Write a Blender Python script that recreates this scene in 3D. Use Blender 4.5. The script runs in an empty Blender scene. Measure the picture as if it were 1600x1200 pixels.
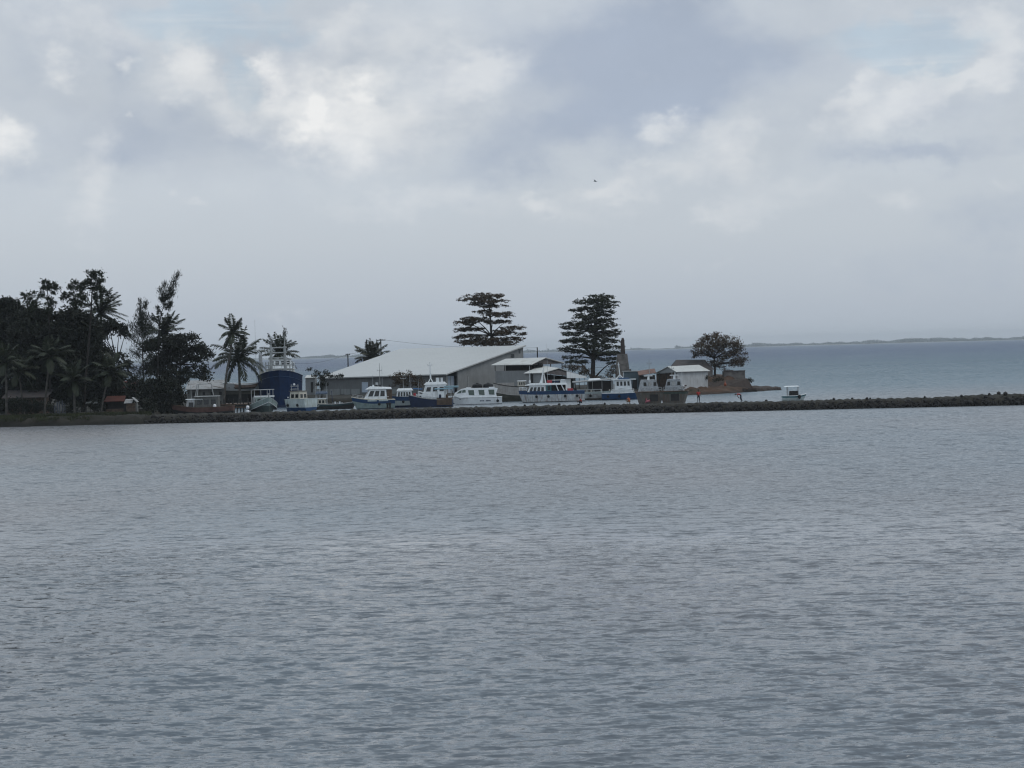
import bpy, bmesh, math, random
import numpy as np
from mathutils import Vector, Matrix

random.seed(7)
RNG = np.random.default_rng(11)
scene = bpy.context.scene
COL = scene.collection
R = math.radians

# ------------------------------------------------------------------ camera
F = 3600.0
HC = 8.66
ROLL = 0.0263
PITCH = math.atan(51.0 / F)
RT = Vector((1, 0, 0)); UP = Vector((0, math.sin(PITCH), math.cos(PITCH))); FW = Vector((0, math.cos(PITCH), -math.sin(PITCH)))
XC = RT * math.cos(ROLL) - UP * math.sin(ROLL)
YC = RT * math.sin(ROLL) + UP * math.cos(ROLL)
CAMP = Vector((0, 0, HC))


def ray(px, py):
    d = XC * ((px - 800) / F) + YC * ((600 - py) / F) + FW
    return d / d.y


def P(px, py, Y):
    return CAMP + ray(px, py) * Y


def hor(px):
    return 527.9 + 0.0263 * (1600 - px)


def G(px, Y, z=0.0):
    """point over the given pixel column at distance Y and height z"""
    py = hor(px) + (HC - z) * F / Y
    p = P(px, py, Y)
    return Vector((p.x, Y, z))


def S(Y):
    return Y / F


cam = bpy.data.cameras.new("camera")
cam.lens = 81.0; cam.sensor_width = 36.0
cam.clip_start = 0.5; cam.clip_end = 40000
co = bpy.data.objects.new("camera", cam); COL.objects.link(co)
m = Matrix.Identity(4)
for i in range(3):
    m[i][0] = XC[i]; m[i][1] = YC[i]; m[i][2] = -FW[i]; m[i][3] = CAMP[i]
co.matrix_world = m
scene.camera = co

# ------------------------------------------------------------------ materials
MATS = {}


def mat(name, col, rough=0.7, var=0.25, scale=3.0, metal=0.0, spec=0.3, dirt=None, dirt_amt=0.0, dirt_scale=1.5, streak=False, bump=0.0, transl=0.0, wave=None):
    if name in MATS:
        return MATS[name]
    mt = bpy.data.materials.new(name); mt.use_nodes = True
    nt = mt.node_tree; nd = nt.nodes; lk = nt.links
    b = nd["Principled BSDF"]
    b.inputs["Roughness"].default_value = rough
    b.inputs["Metallic"].default_value = metal
    b.inputs["Specular IOR Level"].default_value = spec
    tc = nd.new("ShaderNodeTexCoord")
    geo = nd.new("ShaderNodeNewGeometry")
    n = nd.new("ShaderNodeTexNoise"); n.inputs["Scale"].default_value = scale; n.inputs["Detail"].default_value = 4
    lk.new(geo.outputs["Position"], n.inputs["Vector"])
    r = nd.new("ShaderNodeMapRange"); r.inputs[1].default_value = 0.3; r.inputs[2].default_value = 0.7
    r.inputs[3].default_value = 1 - var; r.inputs[4].default_value = 1 + var
    lk.new(n.outputs["Fac"], r.inputs[0])
    mx = nd.new("ShaderNodeVectorMath"); mx.operation = 'SCALE'
    mx.inputs[0].default_value = col[:3]
    lk.new(r.outputs[0], mx.inputs["Scale"])
    out = mx.outputs[0]
    if wave:
        w = nd.new("ShaderNodeTexWave"); w.inputs["Scale"].default_value = wave[0]; w.bands_direction = 'X'
        lk.new(tc.outputs["Object"], w.inputs["Vector"])
        wr = nd.new("ShaderNodeMapRange"); wr.inputs[3].default_value = 1 - wave[1]; wr.inputs[4].default_value = 1.0
        lk.new(w.outputs["Fac"], wr.inputs[0])
        m2 = nd.new("ShaderNodeVectorMath"); m2.operation = 'SCALE'
        lk.new(out, m2.inputs[0]); lk.new(wr.outputs[0], m2.inputs["Scale"]); out = m2.outputs[0]
    if dirt is not None:
        n2 = nd.new("ShaderNodeTexNoise"); n2.inputs["Scale"].default_value = dirt_scale; n2.inputs["Detail"].default_value = 6
        n2.inputs["Roughness"].default_value = 0.65
        if streak:
            mp = nd.new("ShaderNodeMapping"); mp.inputs["Scale"].default_value = (3.0, 3.0, 0.35)
            lk.new(geo.outputs["Position"], mp.inputs["Vector"]); lk.new(mp.outputs[0], n2.inputs["Vector"])
        else:
            lk.new(geo.outputs["Position"], n2.inputs["Vector"])
        rr = nd.new("ShaderNodeMapRange"); rr.inputs[1].default_value = 0.62 - 0.25 * dirt_amt; rr.inputs[2].default_value = 0.72
        rr.inputs[4].default_value = min(1.0, 0.4 + dirt_amt)
        lk.new(n2.outputs["Fac"], rr.inputs[0])
        mm = nd.new("ShaderNodeMix"); mm.data_type = 'RGBA'
        lk.new(rr.outputs[0], mm.inputs["Factor"]); lk.new(out, mm.inputs["A"]); mm.inputs["B"].default_value = (*dirt, 1)
        out = mm.outputs["Result"]
    lk.new(out, b.inputs["Base Color"])
    if bump:
        bp = nd.new("ShaderNodeBump"); bp.inputs["Strength"].default_value = bump; bp.inputs["Distance"].default_value = 0.15
        lk.new(n.outputs["Fac"], bp.inputs["Height"]); lk.new(bp.outputs[0], b.inputs["Normal"])
    if transl:
        tr = nd.new("ShaderNodeBsdfTranslucent"); lk.new(out, tr.inputs["Color"])
        ms = nd.new("ShaderNodeMixShader"); ms.inputs[0].default_value = transl
        lk.new(b.outputs[0], ms.inputs[1]); lk.new(tr.outputs[0], ms.inputs[2])
        lk.new(ms.outputs[0], nd["Material Output"].inputs["Surface"])
    MATS[name] = mt
    return mt


WHITE = mat("white_paint", (0.70, 0.72, 0.73), 0.45, 0.08, 1.5, dirt=(0.38, 0.35, 0.30), dirt_amt=0.25, streak=True)
CREAM = mat("cream_paint", (0.52, 0.49, 0.42), 0.5, 0.12, 1.5, dirt=(0.25, 0.2, 0.15), dirt_amt=0.3, streak=True)
PALE = mat("pale_hull", (0.42, 0.47, 0.47), 0.5, 0.15, 1.5, dirt=(0.22, 0.24, 0.18), dirt_amt=0.4, streak=True)
GREENP = mat("pale_green_hull", (0.24, 0.30, 0.29), 0.55, 0.2, 1.5, dirt=(0.14, 0.15, 0.12), dirt_amt=0.4, streak=True)
BLUE = mat("blue_paint", (0.012, 0.045, 0.115), 0.45, 0.2, 1.5, dirt=(0.03, 0.04, 0.08), dirt_amt=0.3)
SHIPBLUE = mat("ship_blue", (0.003, 0.017, 0.058), 0.65, 0.25, 0.8, spec=0.15, dirt=(0.006, 0.012, 0.028), dirt_amt=0.45, streak=True)
NAVY = mat("navy_paint", (0.014, 0.024, 0.060), 0.5, 0.25, 1.5)
MIDBLUE = mat("mid_blue_paint", (0.05, 0.15, 0.33), 0.5, 0.2, 2)
TEAL = mat("teal_paint", (0.05, 0.14, 0.16), 0.5, 0.3, 2)
RED = mat("red_paint", (0.42, 0.05, 0.06), 0.5, 0.2, 3)
DARK = mat("dark_hull", (0.028, 0.027, 0.026), 0.7, 0.3, 2)
BROWN = mat("brown_wood", (0.085, 0.058, 0.042), 0.8, 0.35, 3)
RUSTY = mat("rusty_steel", (0.085, 0.083, 0.072), 0.7, 0.3, 1.5, dirt=(0.085, 0.045, 0.03), dirt_amt=0.7, streak=True)
RUSTW = mat("rusty_white_paint", (0.48, 0.50, 0.51), 0.6, 0.15, 1.5, dirt=(0.16, 0.095, 0.07), dirt_amt=0.7, streak=True)
GREYST = mat("grey_steel", (0.30, 0.31, 0.31), 0.6, 0.2, 2, dirt=(0.14, 0.12, 0.1), dirt_amt=0.5, streak=True)
GREYHULL = mat("grey_hull", (0.33, 0.31, 0.29), 0.6, 0.15, 1.5, dirt=(0.2, 0.17, 0.14), dirt_amt=0.4, streak=True)
OLIVE = mat("olive_hull", (0.075, 0.072, 0.055), 0.7, 0.3, 1.5)
GLASS = mat("dark_glass", (0.012, 0.016, 0.018), 0.12, 0.2, 2, spec=0.5)
BLACK = mat("black_rubber", (0.015, 0.015, 0.016), 0.7, 0.3, 4)
GALV = mat("galvanised", (0.36, 0.37, 0.38), 0.5, 0.2, 3, metal=0.3)
DECK = mat("deck_boards", (0.16, 0.145, 0.12), 0.8, 0.3, 3)
ROOFG = mat("grey_roof_sheet", (0.45, 0.455, 0.45), 0.55, 0.04, 0.4, dirt=(0.37, 0.365, 0.35), dirt_amt=0.25, dirt_scale=0.4, wave=(1.2, 0.06))
ROOFW = mat("pale_roof_sheet", (0.50, 0.50, 0.48), 0.55, 0.08, 0.5, dirt=(0.33, 0.30, 0.26), dirt_amt=0.4, dirt_scale=0.8, wave=(1.5, 0.08))
ROOFD = mat("dark_brown_roof", (0.055, 0.048, 0.048), 0.8, 0.3, 1.2, dirt=(0.10, 0.06, 0.045), dirt_amt=0.4)
ROOFR = mat("rusty_roof_sheet", (0.16, 0.09, 0.07), 0.8, 0.3, 1.2, dirt=(0.09, 0.05, 0.04), dirt_amt=0.5)
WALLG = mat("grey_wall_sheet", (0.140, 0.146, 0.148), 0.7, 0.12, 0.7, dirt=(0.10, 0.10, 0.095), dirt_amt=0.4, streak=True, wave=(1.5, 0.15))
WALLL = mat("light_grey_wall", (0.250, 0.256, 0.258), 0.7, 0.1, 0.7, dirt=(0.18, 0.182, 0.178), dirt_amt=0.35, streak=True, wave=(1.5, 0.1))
WALLP = mat("plinth_panel", (0.215, 0.225, 0.225), 0.7, 0.12, 0.9, dirt=(0.12, 0.12, 0.11), dirt_amt=0.4, streak=True)
WALLW = mat("whitewashed_wall", (0.4100, 0.4182, 0.4264), 0.8, 0.1, 0.9, dirt=(0.2460, 0.2214, 0.1968), dirt_amt=0.35, streak=True)
DIMW = mat("dimmed_grimy_wall", (0.115, 0.115, 0.108), 0.8, 0.2, 0.9, dirt=(0.0720, 0.0680, 0.0600), dirt_amt=0.6, streak=True)  # dirty white wall, base colour darkened for the dim left side
DIMR = mat("dimmed_grimy_roof_sheet", (0.2880, 0.2880, 0.2880), 0.6, 0.12, 0.8, dirt=(0.1152, 0.0936, 0.0792), dirt_amt=0.6)  # same dimness put into the roof colour, besides the dirt
DOORB = mat("pale_blue_door", (0.40, 0.46, 0.54), 0.6, 0.1, 1.5, dirt=(0.2, 0.22, 0.25), dirt_amt=0.3, streak=True)
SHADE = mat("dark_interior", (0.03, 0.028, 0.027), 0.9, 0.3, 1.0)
STONE = mat("weathered_stone", (0.15, 0.135, 0.125), 0.9, 0.3, 1.2, dirt=(0.06, 0.055, 0.05), dirt_amt=0.5, bump=0.6)
STONED = mat("dark_stone", (0.062, 0.047, 0.040), 0.9, 0.4, 1.5, dirt=(0.026, 0.022, 0.020), dirt_amt=0.5, bump=0.8)
ROCK = mat("wet_rock", (0.0206, 0.0178, 0.0165), 0.75, 0.6, 1.3, dirt=(0.0495, 0.0413, 0.0351), dirt_amt=0.25, dirt_scale=1.0, bump=0.5)
EARTH = mat("packed_earth", (0.0251, 0.0220, 0.0167), 0.95, 0.3, 0.9, dirt=(0.0143, 0.0143, 0.0084), dirt_amt=0.5, dirt_scale=0.5, bump=0.3)
SOIL = mat("island_soil", (0.072, 0.042, 0.028), 0.95, 0.3, 0.5, dirt=(0.0225, 0.0225, 0.0125), dirt_amt=0.6, dirt_scale=0.35, bump=0.5)
TRUNK = mat("tree_bark", (0.0270, 0.0228, 0.0198), 0.9, 0.4, 2)
PTRUNK = mat("palm_bark", (0.075, 0.068, 0.060), 0.9, 0.35, 2)
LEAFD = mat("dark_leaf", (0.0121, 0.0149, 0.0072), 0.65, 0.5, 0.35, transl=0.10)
LEAFG = mat("green_leaf", (0.0192, 0.0252, 0.0108), 0.6, 0.5, 0.35, transl=0.12)
LEAFB = mat("brown_green_leaf", (0.056, 0.037, 0.018), 0.65, 0.5, 0.5, dirt=(0.060, 0.028, 0.016), dirt_amt=0.5, dirt_scale=0.6, transl=0.15)
LEAFA = mat("almond_leaf", (0.0240, 0.0288, 0.0120), 0.6, 0.45, 0.5, dirt=(0.0360, 0.0210, 0.0120), dirt_amt=0.35, dirt_scale=0.6, transl=0.12)
LEAFP = mat("palm_leaf", (0.0248, 0.0310, 0.0149), 0.55, 0.4, 0.6, transl=0.15)
LEAFPB = mat("dry_palm_leaf", (0.095, 0.075, 0.04), 0.7, 0.4, 0.8, transl=0.15)
LEAFPB2 = mat("olive_palm_leaf", (0.038, 0.038, 0.018), 0.6, 0.5, 0.8, dirt=(0.07, 0.055, 0.03), dirt_amt=0.3, transl=0.15)
LEAFC = mat("needle_leaf", (0.0211, 0.0248, 0.0149), 0.7, 0.4, 0.6, transl=0.12)
GRASS = mat("bank_grass", (0.0300, 0.0350, 0.0130), 0.9, 0.5, 0.4, dirt=(0.0450, 0.0400, 0.0200), dirt_amt=0.4, transl=0.1)
TARP = mat("orange_tarp", (0.072, 0.020, 0.012), 0.85, 0.25, 1)
ORANGE = mat("orange_plastic", (0.22, 0.055, 0.022), 0.5, 0.15, 2)
BUOYW = mat("white_plastic", (0.7, 0.7, 0.72), 0.5, 0.1, 2)
SKIN = mat("skin", (0.11, 0.062, 0.042), 0.6, 0.1, 6)
HAIR = mat("black_hair", (0.012, 0.011, 0.010), 0.7, 0.2, 8)
SHIRTR = mat("red_shirt", (0.3400, 0.0374, 0.0340), 0.85, 0.15, 5)
SHIRTO = mat("orange_shirt", (0.2550, 0.0720, 0.0330), 0.85, 0.15, 5)
SHIRTW = mat("white_shirt", (0.6, 0.6, 0.6), 0.85, 0.1, 5)
PANTS = mat("dark_trousers", (0.016, 0.019, 0.030), 0.85, 0.2, 5)
FEATHER = mat("grey_feather", (0.3740, 0.3910, 0.4080), 0.8, 0.2, 6)
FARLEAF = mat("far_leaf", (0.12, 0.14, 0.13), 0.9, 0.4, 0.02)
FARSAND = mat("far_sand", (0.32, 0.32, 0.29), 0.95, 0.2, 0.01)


def wet_foot(mt, z0, z1, k):
    """tide-wetted stone below z1"""
    nt = mt.node_tree; b = nt.nodes["Principled BSDF"]; src = b.inputs["Base Color"].links[0].from_socket
    g = nt.nodes.new("ShaderNodeNewGeometry"); sp = nt.nodes.new("ShaderNodeSeparateXYZ"); nt.links.new(g.outputs["Position"], sp.inputs[0])
    r = nt.nodes.new("ShaderNodeMapRange"); r.inputs[1].default_value = z0; r.inputs[2].default_value = z1; r.inputs[3].default_value = k; r.inputs[4].default_value = 1
    nt.links.new(sp.outputs[2], r.inputs[0])
    m = nt.nodes.new("ShaderNodeVectorMath"); m.operation = 'SCALE'; nt.links.new(src, m.inputs[0]); nt.links.new(r.outputs[0], m.inputs["Scale"])
    nt.links.new(m.outputs[0], b.inputs["Base Color"])


wet_foot(ROCK, 0.30, 0.95, 0.35); wet_foot(EARTH, 0.2, 0.7, 0.4); wet_foot(STONED, 0.2, 0.6, 0.5); wet_foot(SOIL, 0.15, 0.5, 0.45)


# ------------------------------------------------------------------ object helpers
def tag(o, label=None, cat=None, group=None, kind=None):
    if label: o["label"] = label
    if cat: o["category"] = cat
    if group: o["group"] = group
    if kind: o["kind"] = kind
    return o


def thing(name, label, cat, loc, rz=0.0, group=None):
    o = bpy.data.objects.new(name, None); COL.objects.link(o)
    o.location = loc; o.rotation_euler = (0, 0, rz); o.empty_display_size = 0.5
    return tag(o, label, cat, group)


class MB:
    def __init__(s):
        s.v = []; s.f = []; s.m = []

    def face(s, pts, mi=0):
        k = len(s.v)
        s.v += [tuple(p) for p in pts]; s.f.append(list(range(k, k + len(pts)))); s.m.append(mi)

    def hexa(s, a, b, mi=0):
        """solid between two matching polygons a (bottom) and b (top), both counter-clockwise seen from b"""
        k = len(s.v); n = len(a)
        s.v += [tuple(p) for p in a] + [tuple(p) for p in b]
        s.f.append([k + i for i in reversed(range(n))]); s.m.append(mi)
        s.f.append([k + n + i for i in range(n)]); s.m.append(mi)
        for i in range(n):
            j = (i + 1) % n
            s.f.append([k + i, k + j, k + n + j, k + n + i]); s.m.append(mi)
        return s

    def box(s, x0, x1, y0, y1, z0, z1, mi=0, taper=(0, 0)):
        tx, ty = taper
        a = [(x0, y0, z0), (x1, y0, z0), (x1, y1, z0), (x0, y1, z0)]
        b = [(x0 + tx, y0 + ty, z1), (x1 - tx, y0 + ty, z1), (x1 - tx, y1 - ty, z1), (x0 + tx, y1 - ty, z1)]
        return s.hexa(a, b, mi)

    def tube(s, pts, rad, n=6, mi=0):
        pts = [Vector(p) for p in pts]
        if not isinstance(rad, (list, tuple)): rad = [rad] * len(pts)
        k = len(s.v)
        for i, p in enumerate(pts):
            t = (pts[min(i + 1, len(pts) - 1)] - pts[max(i - 1, 0)])
            if t.length < 1e-6: t = Vector((0, 0, 1))
            t.normalize()
            a = Vector((0, 0, 1)) if abs(t.z) < 0.9 else Vector((1, 0, 0))
            u = t.cross(a).normalized(); w = t.cross(u).normalized()
            for j in range(n):
                an = 2 * math.pi * j / n
                q = p + (u * math.cos(an) + w * math.sin(an)) * rad[i]
                s.v.append(tuple(q))
        for i in range(len(pts) - 1):
            for j in range(n):
                j2 = (j + 1) % n
                s.f.append([k + i * n + j, k + i * n + j2, k + (i + 1) * n + j2, k + (i + 1) * n + j]); s.m.append(mi)
        s.f.append([k + j for j in reversed(range(n))]); s.m.append(mi)
        e = k + (len(pts) - 1) * n
        s.f.append([e + j for j in range(n)]); s.m.append(mi)
        return s

    def lathe(s, prof, n=12, c=(0, 0, 0), mi=0):
        k = len(s.v)
        for r, z in prof:
            for j in range(n):
                an = 2 * math.pi * j / n
                s.v.append((c[0] + r * math.cos(an), c[1] + r * math.sin(an), c[2] + z))
        for i in range(len(prof) - 1):
            for j in range(n):
                j2 = (j + 1) % n
                s.f.append([k + i * n + j, k + i * n + j2, k + (i + 1) * n + j2, k + (i + 1) * n + j]); s.m.append(mi)
        s.f.append([k + j for j in reversed(range(n))]); s.m.append(mi)
        e = k + (len(prof) - 1) * n
        s.f.append([e + j for j in range(n)]); s.m.append(mi)
        return s

    def build(s, name, mats, parent=None, loc=None, smooth=False):
        if not isinstance(mats, (list, tuple)): mats = [mats]
        me = bpy.data.meshes.new(name); me.from_pydata(s.v, [], s.f)
        for mt in mats: me.materials.append(mt)
        me.polygons.foreach_set("material_index", s.m)
        if smooth: me.polygons.foreach_set("use_smooth", [True] * len(s.f))
        me.update()
        bm = bmesh.new(); bm.from_mesh(me); bmesh.ops.recalc_face_normals(bm, faces=bm.faces); bm.to_mesh(me); bm.free()
        o = bpy.data.objects.new(name, me); COL.objects.link(o)
        if parent is not None: o.parent = parent
        if loc is not None: o.location = loc
        return o


def np_mesh(name, verts, quads, mt, parent=None, loc=None, smooth=False):
    me = bpy.data.meshes.new(name)
    nv, nf = len(verts), len(quads); k = quads.shape[1]
    me.vertices.add(nv); me.vertices.foreach_set("co", np.ascontiguousarray(verts, dtype=np.float32).ravel())
    me.loops.add(nf * k); me.loops.foreach_set("vertex_index", np.ascontiguousarray(quads, dtype=np.int32).ravel())
    me.polygons.add(nf)
    me.polygons.foreach_set("loop_start", np.arange(0, nf * k, k, dtype=np.int32))
    me.polygons.foreach_set("loop_total", np.full(nf, k, dtype=np.int32))
    if smooth: me.polygons.foreach_set("use_smooth", np.ones(nf, dtype=bool))
    me.materials.append(mt); me.update(calc_edges=True); me.validate()
    o = bpy.data.objects.new(name, me); COL.objects.link(o)
    if parent is not None: o.parent = parent
    if loc is not None: o.location = loc
    return o


def unit(a):
    return a / np.maximum(np.linalg.norm(a, axis=1, keepdims=True), 1e-9)


def leaf_quads(c, ax, L, Wd, rng):
    """diamond leaves at centres c along axes ax"""
    n = len(c)
    ax = unit(ax); rnd = unit(rng.normal(size=(n, 3)))
    sd = unit(np.cross(ax, rnd))
    L = L * rng.uniform(0.6, 1.3, (n, 1)); Wd = Wd * rng.uniform(0.6, 1.3, (n, 1))
    v = np.stack([c - ax * L * .5, c + sd * Wd * .5, c + ax * L * .5, c - sd * Wd * .5], 1).reshape(-1, 3)
    f = np.arange(4 * n).reshape(-1, 4)
    return v, f


def crown(root, base, blobs, Y, mt, leaf=0.35, wid=0.2, flat=0.0, clump=0.6, dens=1.0, name="crown", upw=0.0, seed=0, depth=0.85):
    rng = np.random.default_rng(seed + 100)
    cs = []
    for (px, py, rx, ry, *dd) in blobs:
        dz = dd[0] if dd else 0.0
        dn = dd[1] if len(dd) > 1 else 1.0
        s = S(Y); c = P(px, py, Y + dz) - base
        ax, az = rx * s, ry * s; ay = ax * depth
        vol = 4.2 * ax * ay * az
        nc = int(max(4, dens * dn * (vol ** 0.72) * 2.2 / (clump ** 1.6)))
        p = unit(rng.normal(size=(nc, 3))) * (rng.uniform(0.05, 1, (nc, 1)) ** 0.45)
        p = p * np.array([ax, ay, az]) + np.array(c)
        nl = 26
        g = rng.normal(size=(nc, nl, 3)) * clump * 0.5 * rng.uniform(0.6, 1.2, (nc, 1, 1))
        g[:, :, 2] *= (0.35 if flat else 0.75)
        cs.append((p[:, None, :] + g).reshape(-1, 3))
    c = np.concatenate(cs)
    ax = rng.normal(size=c.shape)
    if flat: ax[:, 2] *= 0.3
    if upw: ax = unit(ax) + np.array([0.25, 0, upw])
    v, f = leaf_quads(c, ax, leaf, wid, rng)
    return np_mesh(name, v, f, mt, root)


def limb(mb, a, b, r0, r1, sag=0.12, n=6, seed=0):
    rr = random.Random(seed)
    a, b = Vector(a), Vector(b); d = b - a; pts = []; rad = []
    off = Vector((rr.uniform(-1, 1), rr.uniform(-1, 1), rr.uniform(0.1, 1))) * d.length * sag
    for i in range(n):
        t = i / (n - 1)
        pts.append(a + d * t + off * (4 * t * (1 - t)) * 0.5); rad.append(r0 + (r1 - r0) * t)
    mb.tube(pts, rad, 6)


def tree(name, label, basepx, Y, z0, trunkpx, blobs, mt, group=None, leaf=0.35, wid=0.2, flat=0.0, clump=0.6, dens=1.0, tr=0.3, seed=0, upw=0.0, depth=0.85, forks=True, cat="tree", thick=1.0):
    blobs = [(b_[0], b_[1], b_[2], b_[3] * thick, *b_[4:]) for b_ in blobs]
    base = G(basepx, Y, z0)
    root = thing(name, label, cat, base, 0, group)
    mb = MB(); tp = [Vector((0, 0, -0.3))] + [P(x, y, Y) - base for x, y in trunkpx]
    mb.tube(tp, [tr * (1 - 0.75 * i / (len(tp) - 1)) for i in range(len(tp))], 7)
    if forks:
        for i, bl in enumerate(blobs):
            c = P(bl[0], bl[1], Y + (bl[4] if len(bl) > 4 else 0)) - base
            cand = sorted(tp[1:], key=lambda q: (q - c).length + (2.0 if q.z > c.z + 0.5 else 0))
            limb(mb, cand[0], c, tr * 0.35, tr * 0.10, 0.2, 6, seed + i)
            rr = random.Random(seed * 31 + i)
            for k in range(4):
                e = c + Vector((rr.uniform(-1, 1) * bl[2] * S(Y) * .85, rr.uniform(-1, 1) * bl[2] * S(Y) * .6, rr.uniform(-.5, .7) * bl[3] * S(Y)))
                limb(mb, c, e, tr * 0.12, tr * 0.04, 0.2, 4, seed + i + k)
    mb.build("trunk", TRUNK, root, smooth=True)
    crown(root, base, blobs, Y, mt, leaf, wid, flat, clump, dens, "crown", upw, seed, depth)
    return root


def tube_line(root, name, pts, r, mt, n=6):
    return MB().tube(pts, r, n).build(name, mt, root)


exec_parts = []
# ------------------------------------------------------------------ world
SUN_AZ, SUN_EL = R(88), R(56)      # azimuth from +Y (negative: to the left)
w = bpy.data.worlds.new("World"); scene.world = w; w.use_nodes = True
nt = w.node_tree; nd = nt.nodes; lk = nt.links
nd.clear()
out = nd.new("ShaderNodeOutputWorld"); bg = nd.new("ShaderNodeBackground"); bg.inputs["Strength"].default_value = 0.1
lk.new(bg.outputs[0], out.inputs["Surface"])
sky = nd.new("ShaderNodeTexSky"); sky.sky_type = 'NISHITA'; sky.sun_disc = False
sky.sun_elevation = SUN_EL; sky.sun_rotation = SUN_AZ; sky.air_density = 1.0; sky.dust_density = 2.0
tc = nd.new("ShaderNodeTexCoord")


def M(op, a, b=None, c=None, clamp=False):
    n = nd.new("ShaderNodeMath"); n.operation = op; n.use_clamp = clamp
    for i, q in enumerate((a, b, c)):
        if q is None: continue
        if isinstance(q, (int, float)): n.inputs[i].default_value = q
        else: lk.new(q, n.inputs[i])
    return n.outputs[0]


def VM(op, a, b=None, scale=None):
    n = nd.new("ShaderNodeVectorMath"); n.operation = op
    for i, q in enumerate((a, b)):
        if q is None: continue
        if isinstance(q, (tuple, list)): n.inputs[i].default_value = q
        else: lk.new(q, n.inputs[i])
    if scale is not None:
        if isinstance(scale, (int, float)): n.inputs["Scale"].default_value = scale
        else: lk.new(scale, n.inputs["Scale"])
    return n.outputs["Value"] if op in ('LENGTH', 'DOT_PRODUCT') else n.outputs["Vector"]


def NOISE(vec, scale, detail=4, rough=0.55, out="Fac"):
    n = nd.new("ShaderNodeTexNoise"); n.inputs["Scale"].default_value = scale
    n.inputs["Detail"].default_value = detail; n.inputs["Roughness"].default_value = rough
    lk.new(vec, n.inputs["Vector"])
    return n.outputs[out]


def RANGE(v, a, b, c=0.0, d=1.0, smooth=True):
    n = nd.new("ShaderNodeMapRange"); n.interpolation_type = 'SMOOTHSTEP' if smooth else 'LINEAR'
    lk.new(v, n.inputs[0])
    for i, q in enumerate((a, b, c, d)): n.inputs[i + 1].default_value = q
    return n.outputs[0]


def MIXC(f, a, b):
    n = nd.new("ShaderNodeMix"); n.data_type = 'RGBA'
    if isinstance(f, (int, float)): n.inputs["Factor"].default_value = f
    else: lk.new(f, n.inputs["Factor"])
    for k, q in (("A", a), ("B", b)):
        if isinstance(q, tuple): n.inputs[k].default_value = (*q, 1)
        else: lk.new(q, n.inputs[k])
    return n.outputs["Result"]


D = tc.outputs["Generated"]
sx = nd.new("ShaderNodeSeparateXYZ"); lk.new(D, sx.inputs[0])
az = M('ARCTAN2', sx.outputs[0], sx.outputs[1])
el = M('ARCSINE', sx.outputs[2])
cx = nd.new("ShaderNodeCombineXYZ"); lk.new(az, cx.inputs[0]); lk.new(el, cx.inputs[1])
A0 = cx.outputs[0]                                   # sky coordinates: azimuth, elevation (radians)
flat = nd.new("ShaderNodeMapping"); flat.inputs["Scale"].default_value = (1, 1.5, 1); lk.new(A0, flat.inputs["Vector"])
FL = flat.outputs[0]


def warped(amp, scale, seed, detail=6, rough=0.62):
    off = VM('ADD', FL, (seed, seed * .7, 0))
    n = NOISE(off, scale, detail, rough, "Color")
    d = VM('SUBTRACT', n, (0.5, 0.5, 0.5))
    return VM('ADD', A0, VM('MULTIPLY', d, (amp, amp, 0)))


WA = warped(0.040, 28, 3.1)
WB = warped(0.060, 16, 9.4)


def sky_az_el(px, py):
    d = ray(px, py).normalized()
    return math.atan2(d.x, d.y), math.asin(d.z)


def blobs(coord, lst, hard=0.0):
    """sum of soft ellipses on the sky: (px, py, rx, ry, tilt, weight) in photograph pixels"""
    acc = None; c0 = coord
    for k_, (px, py, rx, ry, tilt, wt) in enumerate(lst):
        if k_ and k_ % 3 == 0:           # keeps the shader's evaluation in order, a few ellipses at a time
            n_ = nd.new('ShaderNodeVectorMath'); n_.operation = 'MULTIPLY_ADD'
            lk.new(acc, n_.inputs[0]); n_.inputs[1].default_value = (1e-9, 1e-9, 1e-9); lk.new(c0, n_.inputs[2]); coord = n_.outputs[0]
        a, e = sky_az_el(px, py)
        mp = nd.new("ShaderNodeMapping"); mp.vector_type = 'TEXTURE'
        mp.inputs["Location"].default_value = (a, e, 0)
        mp.inputs["Rotation"].default_value = (0, 0, R(tilt))
        mp.inputs["Scale"].default_value = (rx / F, ry / F, 1)
        lk.new(coord, mp.inputs["Vector"])
        l = VM('LENGTH', mp.outputs[0])
        v = RANGE(l, hard, 1.0, wt, 0.0)
        acc = v if acc is None else M('ADD', acc, v)
    return acc


def lin(r, g, b):
    f = lambda c: ((c / 255 + 0.055) / 1.055) ** 2.4 if c > 10 else c / 255 / 12.92
    return (f(r), f(g), f(b))


def elr(py):   # elevation of a photo row at the picture's centre
    return sky_az_el(800, py)[1]


ramp = nd.new("ShaderNodeValToRGB"); lk.new(RANGE(el, 0, elr(0), 0, 1, False), ramp.inputs[0])
cr = ramp.color_ramp
pts = [(0.0, lin(179, 189, 200)), (0.10, lin(181, 190, 201)), (0.32, lin(193, 201, 209)), (0.48, lin(198, 206, 214)), (0.7, lin(194, 202, 211)), (1.0, lin(196, 204, 213))]
cr.elements[0].position = pts[0][0]; cr.elements[0].color = (*pts[0][1], 1)
cr.elements[1].position = 1.0; cr.elements[1].color = (*pts[-1][1], 1)
for p_, c_ in pts[1:-1]:
    e_ = cr.elements.new(p_); e_.color = (*c_, 1)
base = ramp.outputs["Color"]
# general fractal clouds, seen over the whole dome
fb1 = NOISE(VM('ADD', FL, (1.3, 4.2, 0)), 9, 7, 0.55)
fb2 = NOISE(WA, 36, 6, 0.6)
fb3 = M('SUBTRACT', NOISE(VM('ADD', FL, (7.7, 2.2, 0)), 42, 8, 0.60), 0.5)
fb4 = M('SUBTRACT', NOISE(VM('ADD', FL, (2.7, 8.2, 0)), 24, 8, 0.58), 0.5)
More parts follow.
